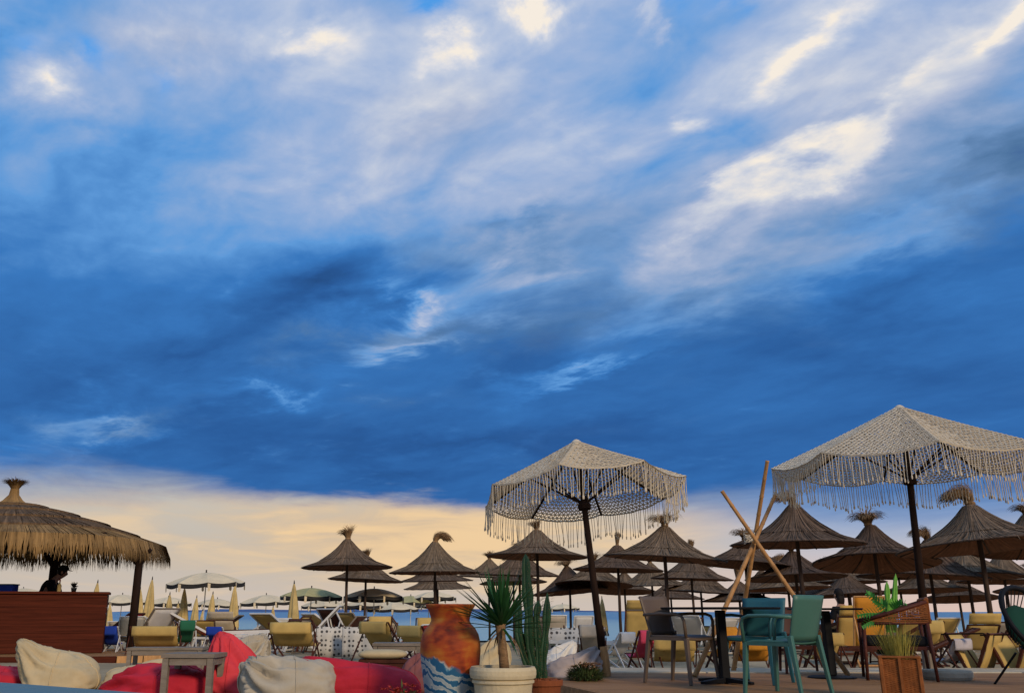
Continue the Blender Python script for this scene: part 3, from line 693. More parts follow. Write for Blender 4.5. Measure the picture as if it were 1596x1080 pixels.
LG = [  # label, cloth, px, distance, turn, width in metres, top row, frame, back angle, shade, back length
    ('cream lounger in side view left of the middle yellow deck chair', 'furl', 425, 17.6, 78, .6, 966, 'redwood', 42, False, .8),
    ('red lounger in side view behind the red bean bag peak', 'redc', 392, 19.5, 84, .6, 977, 'wmetal', 16, False, .8),
    ('white lounger in front of the sea patch left of the furled umbrella', 'palec', 390, 30, 70, .6, 966, 'wmetal', 30, False, .8),
    ('orange lounger left of the painted vase rim', 'orange', 630, 21.5, 75, .55, 964, 'wmetal', 30, False, .8),
    ('dark red lounger with white frame left of the painted vase belly', 'redc', 634, 17.5, 60, .55, 972, 'wmetal', 32, False, .8),
    ('pale lounger deep behind the hut post', 'palec', 205, 24, 20, .6, 960, 'wmetal', 40, False, .8),
    ('pale lounger behind the furled umbrellas right of the hut post', 'palec', 262, 25, -15, .6, 962, 'wmetal', 40, False, .8),
    ('yellow lounger far behind the low wooden table', 'yellow', 318, 24, 10, .6, 966, 'redwood', 40, False, .8),
    ('pale lounger far behind the middle yellow deck chair', 'palec', 440, 25, 15, .6, 964, 'wmetal', 45, False, .8),
    ('beige lounger right of the single furled umbrella', 'beige', 485, 23, -20, .6, 964, 'redwood', 40, False, .8),
    ('blue lounger behind the dotted screens', 'blue', 528, 24, 70, .6, 964, 'wmetal', 25, False, .8),
    ('beige lounger far left of the blue sea patch', 'beige', 350, 26, 0, .7, 952, 'redwood', 50, True, .8),
    ('pale lounger behind the leftmost reed umbrella pole', 'palec', 556, 27, 10, .6, 965, 'wmetal', 45, False, .8),
    ('red lounger far behind the right end of the counter', 'redc', 174, 24, 70, .6, 955, 'redwood', 35, False, .8),
    ('yellow high backed lounger left of the taupe chair back', 'yellow', 991, 17.5, 4, .46, 934, 'redwood', 70, True, .9),
    ('pale lounger in front of the sea left of the left parasol pole', 'palec', 906, 21, 5, .42, 959, 'wmetal', 58, False, .6),
    ('beige lounger right beside the tall dark cactus', 'beige', 866, 18, 0, .36, 958, 'wmetal', 60, False, .7),
    ('beige lounger with pale metal frame right of the left parasol pole', 'beige', 968, 15.6, 84, .6, 982, 'wmetal', 14, False, .8),
    ('white lounger far behind the bamboo tripod feet', 'palec', 1118, 21, 12, .6, 962, 'wmetal', 45, False, .7),
    ('white lounger in front of the sea behind the taupe chair', 'palec', 1078, 20, -30, .6, 958, 'wmetal', 40, False, .7),
    ('yellow high backed lounger behind the second black table column', 'yellow', 1320, 15.5, 2, .44, 942, 'redwood', 66, True, .8),
    ('orange high backed lounger behind the bright green cactus', 'orange', 1353, 14.8, -6, .46, 929, 'bamboo', 72, False, 1.0),
    ('brown lounger low between the second table and the woven armchair', 'terra', 1368, 13.4, 60, .5, 970, 'redwood', 30, False, .8),
    ('yellow lounger behind the seat of the woven armchair', 'yellow', 1412, 15, 0, .46, 964, 'redwood', 50, False, .8),
    ('yellow lounger in front of the sea right of the right parasol pole', 'yellow', 1462, 19, 3, .46, 962, 'wmetal', 45, False, .7),
    ('bright yellow lounger with raised shade between the right poles', 'yellow', 1520, 15.5, -4, .5, 954, 'redwood', 50, True, .7),
    ('yellow lounger low behind the black round chair', 'yellow', 1572, 15.5, 12, .5, 966, 'redwood', 45, False, .7),
    ('brown lounger behind the foot of the right parasol pole', 'terra', 1446, 13.6, 70, .5, 978, 'redwood', 25, False, .8),
]
for lb, c, px, Yd, rz, w, top, fr, an, shd, bl in LG: lounger('lounger', lb, M[c], px, Yd, rz, w, top, fr, an, None, shd, 'beach loungers', bl)
Yc = M['yellow']
rf = random.Random(77); SEEN = {}
ANCHOR = {206: 'hut post', 246: 'nearest furled umbrellas', 291: 'green deck chair', 321: 'highest cream umbrella', 392: 'red side-on lounger', 460: 'single furled umbrella', 541: 'leftmost reed umbrella pole', 600: 'tilted yellow deck chair', 650: 'painted vase',
          866: 'tall dark cactus', 943: 'left parasol pole', 998: 'pink deck chair', 1048: 'taupe armchair', 1131: 'first black table', 1196: 'teal armchair', 1243: 'sage green armchair', 1297: 'second black table', 1354: 'orange high backed lounger', 1402: 'woven armchair', 1451: 'right parasol pole', 1527: 'largest reed umbrella pole', 1590: 'black round chair'}
for k in range(52):                       # packed rows before the sea
    left = k < 30; px = rf.uniform(165, 640) if left else rf.uniform(850, 1600); Yd = rf.uniform(18.5, 33); c = rf.choice(['beige', 'beige', 'yellow', 'palec', 'furl', 'beige', 'redwood', 'lav'])
    zt = gz(Yd) + (rf.uniform(.72, 1.02) if left else rf.uniform(.5, .8)); top = HOR - (zt - CAMZ) / Yd * FPX * 1.08
    an = min(ANCHOR, key=lambda a: abs(a - px)); lb = ('nearer' if Yd < 23 else 'farthest' if Yd > 29 else 'far') + ' small ' + {'beige': 'beige', 'yellow': 'yellow', 'palec': 'white', 'furl': 'cream', 'redwood': 'dark', 'lav': 'grey'}[c] + ' lounger just ' + ('left' if px < an else 'right') + ' behind the ' + ANCHOR[an]
    fo = lounger('lounger', lb, M[c], px, Yd, rf.uniform(-100, 100), .62, top, rf.choice(['wmetal', 'redwood', 'greywood']), rf.uniform(25, 60), None, False, 'far loungers left' if left else 'far loungers right', .75)
    if lb in SEEN:
        a, b_ = sorted((SEEN[lb], fo), key=lambda q: q.location.y); a['label'] = lb + ', the closer one'; b_['label'] = lb + ', the farther one'
    SEEN[lb] = fo
def folded_lounger(label, px, Yd, rz, s=1.0):
    th = thing('folded_lounger', label, 'lounger', (gx(px, Yd, .2), Yd, gz(Yd)), R(rz), 'folded loungers behind the kerb'); th.scale = (s, s, s)
    for sgn, yy in ((-1, 0), (1, .12)):
        M4 = Matrix.Translation((0, yy, 0)) @ Matrix.Rotation(R(24 * sgn), 4, 'Y')
        for y in (-.26, .26):
            MB().bar((0, y, 0.0), (0, y, .66), .03, .04, (1, 0, 0)).xf(M4).build('rail', M['redwood'], th)
        for z in (.03, .64): MB().tube([(0, -.26, z), (0, .26, z)], .015, 6).xf(M4).build('cross_bar', M['redwood'], th)
        MB().grid(lambda i, j: (.03 * math.sin(math.pi * j / 6), -.25 + .5 * i / 4, .04 + .59 * j / 6), 5, 7).xf(M4).build('canvas', Yc, th, smooth=True, thick=.006)
    MB().bar((-.30, -.3, .58), (.26, -.3, .60), .05, .02).build('arm', M['darkpole'], th)
    return th
folded_lounger('folded yellow lounger standing in a V left of the thick reed umbrella pole', 1520, 12.5, -50, .92)
folded_lounger('folded yellow lounger below the black round chair', 1584, 12.4, -62, .9)
folded_lounger('folded yellow lounger at the right end of the kerb', 1640, 12.6, -40, .9)
# dotted screens
for lb, px, Yd, rz, w in (('left dotted cloth screen behind the right red bean bag', 520, 17, 8, .62), ('right dotted cloth screen in front of the tilted yellow deck chair', 563, 16.6, -6, .68), ('grey patterned cloth screen behind the dusty bean bag', 880, 16, 0, .66)):
    th = thing('cloth_screen', lb, 'screen', (gx(px, Yd, .2), Yd, gz(Yd)), R(rz), 'dotted cloth screens')
    MB().grid(lambda i, j: ((i / 12 - .5) * w, .02 * math.sin(i * 1.3), .04 + .52 * j / 3), 13, 4).build('cloth', M['dots'], th, smooth=True, thick=.006)
    for x in (-.5, 0, .5): MB().tube([(x * w, .03, 0), (x * w, .03, .6)], .012, 6).build('post', M['redwood'], th)

# ------------------------------------------------------------------ the straw hut with its bar
HX, HY = gx(4, 18.6, 2.0), 18.8
M['hut_old'] = mat('weathered_straw', (.125, .075, .038), .95, .7, 5, streak=34)
def hut():
    th = thing('straw_hut', 'open bar hut with shaggy straw roof on wooden posts', 'hut', (HX, HY, gz(18)), 0); z0 = gz(18)
    A, B, E, TOP = 2.95, 2.7, 2.0 - z0, 2.84 - z0
    def surf(t, s):
        c, q = math.cos(t), math.sin(t); k = (abs(c) ** 3.2 + abs(q) ** 3.2) ** (-1 / 3.2)
        zz = E + (TOP - E) * (1 - s ** 1.45)
        return Vector((A * k * c * s, B * k * q * s, zz))
    rn = random.Random(3)
    b = MB(); b.grid(lambda i, j: surf(2 * math.pi * j / 64, .02 + .98 * i / 12), 13, 64, True); b.build('roof_shell', M['hut_old'], th)
    for ci, s in enumerate((.22, .42, .62, .82, 1.0)):
        b = MB(); cnt = int(1300 + 2200 * s)
        for _ in range(cnt):
            t = rn.uniform(0, 2 * math.pi); s0 = max(.02, s - .27 + rn.uniform(-.03, .03)); p0 = surf(t, s0); p1 = surf(t, s - .06); p2 = surf(t, s)
            od = Vector((math.cos(t), math.sin(t), 0)); cl = .6 + .6 * mnoise.noise(Vector((t * 9, ci * 5, 0))); L = (.27 if s == 1 else .12) * rn.uniform(.5, 1.15) * (1 + .35 * cl)
            up = Vector((0, 0, .03 + .02 * rn.random())); sw = Vector((-od.y, od.x, 0)) * rn.uniform(-.06, .06)
            pts = [p0 + up * .3, p1 + up, p2 + up * 1.2, p2 + od * L * .30 + Vector((0, 0, -L * .55)) + sw * .5, p2 + od * L * .34 + Vector((0, 0, -L * 1.1)) + sw]
            w = rn.uniform(.010, .026); b.ribbon(pts, [w, w, w, w * .8, w * .15], (-od.y, od.x, rn.uniform(-.4, .4)))
        b.build('straw_course', M['hut_straw'] if s == 1 else M['hut_old'], th)
    b = MB(); zt = TOP - .03
    b.lathe([(.62, zt - .10), (.36, zt - .02), (.19, zt + .10), (.10, zt + .22), (.08, zt + .34)], 18, fn=lambda t, i: 1 + .08 * math.sin(9 * t + i))
    b.build('finial_neck', M['hut_straw'], th)
    b = MB()
    for _ in range(520):
        t = rn.uniform(0, 6.283); d = Vector((math.cos(t) * rn.uniform(0, .5), math.sin(t) * rn.uniform(0, .5), 1)); p = Vector((math.cos(t) * .05, math.sin(t) * .05, zt + .28)); pts = [p]
        for k in range(4):
            d.normalize(); pts.append(pts[-1] + d * rn.uniform(.06, .105)); d += Vector((math.cos(t) * .24, math.sin(t) * .24, -.28 * k + rn.uniform(-.15, .15)))
        w = rn.uniform(.01, .02); b.ribbon(pts, [w, w, w, w * .7, w * .3], (-math.sin(t), math.cos(t), 0))
    b.build('finial_tuft', M['hut_straw'], th)
    for x, y in ((gx(206, 18.4, .5) - HX, 18.4 - HY), (gx(206, 20.2, .5) - HX, 20.2 - HY), (-2.5, -1.6), (-2.5, 1.7)):
        b = MB(); b.tube([(x, y, -.15), (x + .02, y, 1.0), (x + .03, y, E - .04)], [.085, .08, .075], 10); po = b.build('post', M['darkpole'], th, smooth=True)
        for q in (-1, 1): MB().bar((x + .02, y, E - .34), (x + q * .24, y, E - .10), .06, .06, (0, 1, 0)).build('brace', M['darkpole'], po)
    x = gx(79, 19.6, 1.0) - HX; y = 19.6 - HY
    po = MB().tube([(x, y, -.1), (x, y, E + .7)], .09, 10).build('post', M['darkpole'], th, smooth=True)
    for q in (-1, 1): MB().bar((x, y, E - .42), (x + q * .5, y, E + .3), .08, .08, (0, 1, 0)).build('brace', M['darkpole'], po)
    b = MB()
    for y in (-1.6, 1.7): b.bar((-2.6, y, E + .08), (2.6, y, E + .08), .1, .1)
    b.build('eave_beam', M['darkpole'], th)
hut()
def bar_counter():
    z0 = gz(18) + .10; x1 = gx(165, 17.5, .8); x0 = x1 - 4.4; top = at(100, 922, 17.5).z
    th = thing('bar_counter', 'dark red plank bar counter under the straw hut', 'counter', ((x0 + x1) / 2 + .13, 17.5 - .7, z0), R(18)); H = top - z0; n = 9; hh = (H - .05) / n; W = x1 - x0
    for i in range(n): MB().box((0, 0, hh * (i + .5)), (W - .02, .03, hh - .003)).build('plank', M['counter'], th)
    for i in range(n): MB().box((W / 2 - .016, .36, hh * (i + .5)), (.03, .68, hh - .003)).build('side_plank', M['counter'], th)
    MB().box((0, .34, H - .024), (W + .06, .80, .045)).build('counter_top', M['counter'], th, bevel=.005)
    MB().box((0, .35, H / 2 - .03), (W - .07, .62, H - .08)).build('carcass', M['darkpole'], th)
    return top
CT = bar_counter()
pf = thing('hut_platform', 'low wooden platform step under the bar hut', 'platform', (gx(60, 17, 0), 17.6, gz(17)))
for i in range(12):
    a0 = R(-58 + i * 8.5 - 60); a1 = a0 + R(8.2); r = 2.9
    p0 = Vector((r * math.cos(a0) * 1.15, r * math.sin(a0) * .62, .035)); p1 = Vector((r * math.cos(a1) * 1.15, r * math.sin(a1) * .62, .035))
    MB().bar(p0, p1, .03, .13).build('edge_board', M['bamboo'] if i % 3 else M['counter'], pf)
    MB().bar(p0 + Vector((0, -.02, -.085)), p1 + Vector((0, -.02, -.085)), .05, .05).build('log', M['bamboo'], pf)
b = MB(); b.face([(2.86 * 1.15 * math.cos(t), 2.86 * .62 * math.sin(t), .09) for t in [2 * math.pi * i / 40 for i in range(40)]]); b.build('floor', M['deck'], pf)
# things on the counter
bx = thing('blue_crate', 'blue box standing on the left end of the bar counter', 'box', (gx(8, 17.8, 1.1), 17.85, CT + .001))
MB().box((0, 0, .065), (.34, .26, .13)).build('body', M['blue'], bx, bevel=.01); MB().box((0, 0, .14), (.37, .29, .022)).build('lid', M['bluepaint'], bx, bevel=.006)
pl = thing('counter_plant', 'small dark potted plant on the bar counter right of the barman', 'plant', (gx(115, 17.75, 1.1), 17.75, CT + .001))
MB().lathe([(.0, 0), (.04, 0), (.055, .08), (.05, .08), (.0, .07)], 12).build('pot', M['black'], pl, smooth=True)
b = MB()
for i in range(46):
    t = U(0, 6.28); l = U(.06, .13); e = U(.2, 1.3); p = Vector((0, 0, .08)); q = p + Vector((math.cos(t) * math.cos(e), math.sin(t) * math.cos(e), math.sin(e))) * l
    b.ribbon([p, p.lerp(q, .6), q], [.01, .035, .006], (-math.sin(t), math.cos(t), 0))
b.build('leaves', M['hair'], pl)
bt = thing('bottle', 'pale squeeze bottle on the bar counter beside the barman', 'bottle', (gx(92, 17.7, 1.1), 17.7, CT + .001))
MB().lathe([(.0, 0), (.035, 0), (.038, .02), (.038, .12), (.015, .155), (.012, .2), (0, .2)], 14).build('body', M['furl'], bt, smooth=True); MB().lathe([(.014, .19), (.014, .215), (.004, .25), (0, .25)], 10).build('cap', M['redc'], bt, smooth=True)

# ------------------------------------------------------------------ people
def skin_mesh(name, verts, edges, radii, material, parent, root=0):
    me = bpy.data.meshes.new(name); bm = bmesh.new(); lay = bm.verts.layers.skin.verify()
    vs = []
    for p, r in zip(verts, radii):
        v = bm.verts.new(p); v[lay].radius = (r, r) if not isinstance(r, tuple) else r; vs.append(v)
    vs[root][lay].use_root = True
    for a, b_ in edges: bm.edges.new((vs[a], vs[b_]))
    bm.to_mesh(me); bm.free(); me.materials.append(material)
    o = put(name, me, parent); o.modifiers.new('skin', 'SKIN').use_smooth_shade = True
    m = o.modifiers.new('sub', 'SUBSURF'); m.levels = 2; m.render_levels = 2
    return o
def egg(c, rx, ry, rz, M3=None, z0=-1.0, n=14, k=10, top=1.0):
    b = MB(); c = Vector(c)
    def P(i, j):
        u = z0 + (top - z0) * i / (k - 1); u = max(-1, min(1, u)); q = math.sqrt(max(0, 1 - u * u)); t = 2 * math.pi * j / n
        p = Vector((rx * q * math.cos(t), ry * q * math.sin(t), rz * u)); return c + ((M3 @ p) if M3 else p)
    b.grid(P, k, n, True); return b
def person(label, loc, rz, seated, cap, shirt, lean=0.0):
    th = thing('person', label, 'person', loc, R(rz)); z = .46 if seated else .92       # faces local +Y
    hip = Vector((0, 0, z)); f = lean
    V = [hip, hip + Vector((0, .02 + f * .15, .22)), hip + Vector((0, .02 + f * .34, .42)), hip + Vector((0, .03 + f * .42, .53 - f * .04)), hip + Vector((0, .05 + f * .52, .61 - f * .11)), hip + Vector((0, .075 + f * .60, .69 - f * .15)), hip + Vector((0, .07 + f * .66, .79 - f * .16))]
    r = [.145, .13, .15, .06, .062, .088, .075]; E = [(0, 1), (1, 2), (2, 3), (3, 4), (4, 5), (5, 6)]
    sh, sr, tr, te = [], [], [], []
    for s in (-1, 1):
        a = len(V); S0 = V[2] + Vector((s * .17, 0, .02)); el = S0 + Vector((s * .06, .10 + .1 * f, -.27)); wr = el + Vector((-s * .05, .22, -.02 + .02 * s))
        hd = wr + Vector((-s * .02, .08, -.01))
        V += [S0, el, wr, hd]; r += [.06, .045, .032, .036]; E += [(2, a), (a, a + 1), (a + 1, a + 2), (a + 2, a + 3)]
        for fi in range(4):                                        # fingers and thumb
            V.append(hd + Vector((s * (-.03 + .02 * fi), .075 - .006 * abs(fi - 1.5), -.02))); r.append(.011); E.append((a + 3, len(V) - 1))
        V.append(hd + Vector((-s * .06, .02, .0))); r.append(.012); E.append((a + 2, len(V) - 1))
        a = len(V); H0 = hip + Vector((s * .10, 0, -.04))
        if seated: kn = H0 + Vector((s * .05, .42, .03)); an = kn + Vector((0, .08, -.40))
        else: kn = H0 + Vector((s * .02, .03, -.42)); an = kn + Vector((0, -.03, -.40))
        toe = an + Vector((0, .16, -.03)); V += [H0, kn, an, toe]; r += [.095, .065, .045, .04]; E += [(0, a), (a, a + 1), (a + 1, a + 2), (a + 2, a + 3)]
    V.append(V[5] + Vector((0, .105, .0))); r.append(.016); E.append((5, len(V) - 1))     # nose
    body = skin_mesh('body', V, E, r, M['skin'], th)
    tv = [V[0], V[1], V[2], V[2] + Vector((0, .005, .07))]; trr = [.16, .15, .165, .095]; ee = [(0, 1), (1, 2), (2, 3)]
    for a in (7, 7 + 4 + 5 + 4):
        k = len(tv); tv += [V[a], V[a].lerp(V[a + 1], .8)]; trr += [.078, .066]; ee += [(2, k), (k, k + 1)]
    skin_mesh('shirt', tv, ee, trr, shirt, th)
    pv = [V[0]]; pr_ = [.15]; pe = []
    for a in (16, 29):
        k = len(pv); pv += [V[a], V[a + 1], V[a + 1].lerp(V[a + 2], .95)]; pr_ += [.105, .078, .06]; pe += [(0, k), (k, k + 1), (k + 1, k + 2)]
    skin_mesh('trousers', pv, pe, pr_, M['trouser'], th)
    hc = V[5].lerp(V[6], .45)
    egg(hc + Vector((0, -.022, .012)), .092, .098, .118, z0=-.75).build('hair', M['hair'], th, smooth=True)
    for s in (-1, 1): egg(hc + Vector((s * .088, .0, -.02)), .012, .022, .034, n=8, k=6).build('ear', M['skin'], th, smooth=True)
    if cap:
        c = egg(hc + Vector((0, -.004, .03)), .100, .112, .105, z0=0.0).build('cap', M['blackcloth'], th, smooth=True)
        MB().grid(lambda i, j: hc + Vector(((j / 6 - .5) * .16, .09 + .085 * i / 3 * (1 - (abs(j - 3) / 3) ** 2 * .5), .035 - .02 * i / 3)), 4, 7).build('brim', M['blackcloth'], c, smooth=True, thick=.006)
    else:
        egg(hc + Vector((0, -.06, -.09)), .085, .055, .15).build('long_hair', M['hair'], th, smooth=True)
    return th
hp = at(88, 889, 19.0)
person('barman in a black cap and black T-shirt behind the bar counter', (gx(66, 18.5, 1.3), 18.5, hp.z - 1.70 + .08), -84, False, True, M['blackcloth'], .5)
sp = at(1309, 915, 19)
person('dark haired seated person in dark clothes behind the second table', (sp.x, 19, sp.z - 1.33), 20, True, False, M['blackcloth'], .0)
lounger('lounger', 'lounger carrying the dark haired seated person', M['beige'], 1309, 19.1, 20, .66, 950, 'redwood', 15, shade=False)

# ------------------------------------------------------------------ fringed macrame parasols
def parasol(label, foot, Rr, rim, rot0, tiltx, tilty, polelean, base, rk=.37):
    th = thing('fringed_parasol', label, 'parasol', foot, 0, None); N = 8; rise = rk * Rr
    top = Vector((polelean[0], polelean[1], rim))
    X = Matrix.Translation(top) @ Euler((R(tiltx), R(tilty), 0)).to_matrix().to_4x4() @ Matrix.Rotation(R(rot0 - 90), 4, 'Z')
    def pos(g, s, u):
        a0 = 2 * math.pi * g / N; a1 = 2 * math.pi * (g + 1) / N
        p = Vector((math.cos(a0), math.sin(a0), 0)).lerp(Vector((math.cos(a1), math.sin(a1), 0)), u) * (Rr * s)
        p.z = rise * (1 - s) + .012 * Rr * math.sin(math.pi * s) - .055 * Rr * s * 4 * u * (1 - u) * s - .02 * Rr * math.sin(math.pi * s)
        return p
    rows = int(Rr / .05); can = put('canopy', None, th); rn = random.Random(int(Rr * 100))
    for g in range(N):
        b = MB(); prev = None
        for i in range(1, rows + 1):
            s = i / rows; n = max(2, int(round(23 * Rr / 1.6 * s)))
            pts = [pos(g, s, j / n) + (Vector((rn.uniform(-1, 1), rn.uniform(-1, 1), rn.uniform(-1, 1))) * .005 if 0 < j < n else Vector()) for j in range(n + 1)]
            b.tube(pts, .0085 if i < rows else .012, 3, False)
            if i < rows:
                s2 = (i + 1) / rows
                for j in range(n):
                    m = pos(g, s2, (j + .5) / n); b.tube([pts[j], m], .0075, 3, False); b.tube([pts[j + 1], m], .0075, 3, False)
        b.xf(X); o = b.build('knotted_panel', M['rope'], can)
    # fringe
    fr = MB()
    Xi = X.to_3x3()
    for g in range(N):
        n = int(Rr * .765 / .034)
        for j in range(n):
            u = (j + rn.random() * .25) / n; p = X @ pos(g, 1.0, u); L = (.34 if Rr > 1.4 else .32) * rn.uniform(.88, 1.06) * (1 + .05 * math.sin(u * 9 + g))
            sw = Vector((rn.gauss(0, .012), rn.gauss(0, .012), 0)) + Vector((.012 * math.sin(u * 14 + g * 3), 0, 0)); dn = Vector((0, 0, -1)); r = .0046
            q = p + dn * L * .5 + sw * .6; e = p + dn * L + sw
            fr.tube([p, q, e - dn * .045, e - dn * .035, e - dn * .012, e], [r, r, r * .9, r * 1.9, r * 1.9, r * .8], 4, True)
    kind(fr.build('fringe', M['rope'], th), 'stuff')
    for g in range(N):
        a = 2 * math.pi * g / N; c = Vector((math.cos(a), math.sin(a), 0))
        pts = [Vector((0, 0, rise - .03)), c * Rr * .5 + Vector((0, 0, pos(g, .5, 0).z - .025)), c * Rr * .985 + Vector((0, 0, -.012))]
        rib = MB().tube([X @ p for p in pts], .014, 5).build('rib', M['darkpole'], th)
        MB().tube([X @ (c * .05 + Vector((0, 0, -.12 * Rr + .02))), X @ (c * Rr * .52 + Vector((0, 0, pos(g, .52, 0).z - .035)))], .012, 5).build('strut', M['darkpole'], th)
    hub = MB().lathe([(.03, -.08), (.075, -.07), (.08, -.02), (.05, .03), (.03, .05)], 12).xf(X @ Matrix.Translation((0, 0, -.12 * Rr))).build('hub', M['darkpole'], th)
    MB().lathe([(.07, -.045), (.06, -.02), (.04, .0), (.02, .012), (0, .015)], 12).xf(X @ Matrix.Translation((0, 0, rise))).build('cap', M['rope'], th, smooth=True)
    jt = X @ Vector((0, 0, -.12 * Rr)); ap = X @ Vector((0, 0, rise - .02)); bend = Vector((jt.x * .55, jt.y * .55, jt.z * .55 + .02))
    MB().tube([(0, 0, .02), bend, jt, ap], [.046, .042, .036, .022], 10).build('pole', M['darkpole'], th, smooth=True)
    if base == 'wood':
        bb = MB(); bb.tube([(0.01, 0, 0), (.0, 0, .16), (-.012, 0, .32)], [.062, .06, .05], 8); bb.build('foot_block', M['bamboo'], th)
    else:
        bb = MB(); bb.tube([(0, 0, 0), (0, 0, .34)], [.08, .062], 7); bb.build('foot_block', M['greywood'], th)
    return th
p1 = at(943, 1053, gY(1053)); hub1 = at(908, 766, 10.9)
parasol('left fringed macrame parasol, tilted back, between vase and bamboo tripod', (p1.x, p1.y, 0), 1.23, hub1.z, -19, -9, -3.5, (hub1.x - p1.x, 0.05), 'wood', .53)
hub2 = at(1414, 722, 11.0); f2 = at(1451, 1050, gY(1050))
parasol('right fringed macrame parasol, the larger one, above the woven armchair', (f2.x, f2.y, 0), 1.58, hub2.z, -15, 0, 0, (hub2.x - f2.x, 11.0 - f2.y), 'stone', .455)
sl = thing('stone_slab', 'pale stone slab lying on the deck by the right parasol foot', 'slab', (gx(1474, 10.4, 0), 10.35, 0.001))
b = MB(); pr = [(.24, 0), (.255, .03), (.255, .075), (.24, .095), (0, .10)]; b.lathe(pr, 28, fn=lambda t, i: 1 + .02 * math.sin(3 * t)); b.build('slab', M['concrete'], sl, smooth=False)

# ------------------------------------------------------------------ bamboo tripod
tp = thing('bamboo_tripod', 'three lashed bamboo poles standing crossed as a tripod on the deck', 'tripod', (gx(1165, 11, 0), 11.0, 0)); o0 = Vector(tp.location)
for (a, b_, ya, yb) in (((1125, 765), (1322, 1050), 10.9, 10.9), ((1196, 718), (1143, 1040), 10.7, 11.8), ((1208, 772), (1082, 1048), 11.1, 10.7)):
    A, B = at(*a, ya), at(*b_, yb); B.z = 0.005
    n = 12; pts = []; rs = []
    for i in range(n + 1):
        c = A.lerp(B, i / n); r = .022 + .008 * i / n
        for dq, k in ((-.006, 1), (0, 1.16), (.006, 1)):
            q = i / n + dq
            if 0 <= q <= 1: pts.append(A.lerp(B, q) - o0); rs.append(r * k)
    MB().tube(pts, rs, 9).build('pole', M['bamboo'], tp, smooth=True)
c = at(1168, 838, 10.95) - o0
b = MB(); pts = []
for i in range(60):
    t = i * .75; pts.append(c + Vector((.065 * math.cos(t), .06 * math.sin(t), -.05 + .1 * i / 60 + .03 * math.sin(t * 1.7))))
b.tube(pts, .006, 5); b.build('lashing', M['rope'], tp)

# ------------------------------------------------------------------ resin armchairs
def armchair(label, m, x, y, rz, z=0.0, s=1.0, arms=True, group='moulded resin chairs on the deck'):
    th = thing('armchair' if arms else 'side_chair', label, 'chair', (x, y, z), R(rz), group); th.scale = (s, s, s)      # faces local +Y
    MB().grid(lambda i, j: ((i / 8 - .5) * .46 * (1 + .06 * j / 8), -.22 + .46 * j / 8, .45 - .012 * math.sin(math.pi * i / 8) - .02 * max(0, j - 6) / 2), 9, 9).build('seat', m, th, smooth=True, thick=.022, bevel=0)
    MB().grid(lambda i, j: ((i / 8 - .5) * (.42 + .05 * j / 8), -.215 - .10 * j / 8 - .025 * math.sin(math.pi * i / 8), .455 + .385 * j / 8), 9, 9).build('backrest', m, th, smooth=True, thick=.016)
    for sx in (-1, 1):
        fl = [(sx * .225, .215, .44), (sx * .25, .25, .0)]; rl = [(sx * .215, -.225, .50), (sx * .24, -.30, .0)]
        MB().bar(*fl, .045, .045, (0, 1, 0), .032, .028).build('leg', m, th, bevel=.006); MB().bar(*rl, .045, .045, (0, 1, 0), .032, .028).build('leg', m, th, bevel=.006)
        MB().bar((sx * .226, -.215, .428), (sx * .23, .22, .428), .03, .03).build('seat_rail', m, th)
        if arms:
            MB().tube([(sx * .235, -.27, .655), (sx * .262, -.05, .668), (sx * .265, .14, .665), (sx * .262, .20, .645), (sx * .255, .222, .60), (sx * .24, .225, .44)], .0155, 8).build('armrest', m, th, smooth=True)
    return th
def onfloor(px, py, z=0.0): Y = gY(py, z); return gx(px, Y, z), Y
x, y = onfloor(1066, 1064); armchair('taupe resin armchair left of the first black table, facing right', M['taupe'], x, y, -138, s=1.02)
x, y = onfloor(1184, 1064); armchair('teal resin armchair right of the first black table, facing left', M['tealp'], x, y, 140, s=1.0)
x, y = onfloor(1226, 1082); armchair('sage green resin armchair seen from behind in front of the teal one', M['greenp'], x, y, 38, s=1.0)
x, y = onfloor(1252, 1048); armchair('maroon resin chair standing behind the sage green chair', M['mroon'], x, y, 170, s=.9, arms=False)
def bistro(label, px, py, topz, rt, crossb):
    x, y = onfloor(px, py); th = thing('pedestal_table', label, 'table', (x, y, 0), R(8), 'black pedestal tables on the deck')
    MB().lathe([(0, topz - .022), (rt - .01, topz - .022), (rt, topz - .012), (rt, topz - .003), (rt - .004, topz), (0, topz)], 40).build('table_top', M['black'], th)
    b = MB(); b.box((0, 0, topz / 2), (.085, .085, topz - .06)); b.build('column', M['black'], th, bevel=.008)
    if crossb:
        for k in range(4):
            a = R(45 + 90 * k - 20); MB().bar((.03 * math.cos(a), .03 * math.sin(a), .038), (.34 * math.cos(a), .34 * math.sin(a), .022), .075, .05, (0, 0, 1), .055, .026).build('base_arm', M['black'], th, bevel=.006)
    else: MB().lathe([(0, .03), (.08, .028), (.245, .018), (.255, .01), (.255, .002), (0, .001)], 36).build('base_plate', M['black'], th)
    return th
bistro('black pedestal table with cross foot between the taupe and teal chairs', 1131, 1065, .745, .60, True)
bistro('black pedestal table with round foot right of the sage green chair', 1297, 1056, .74, .40, False)

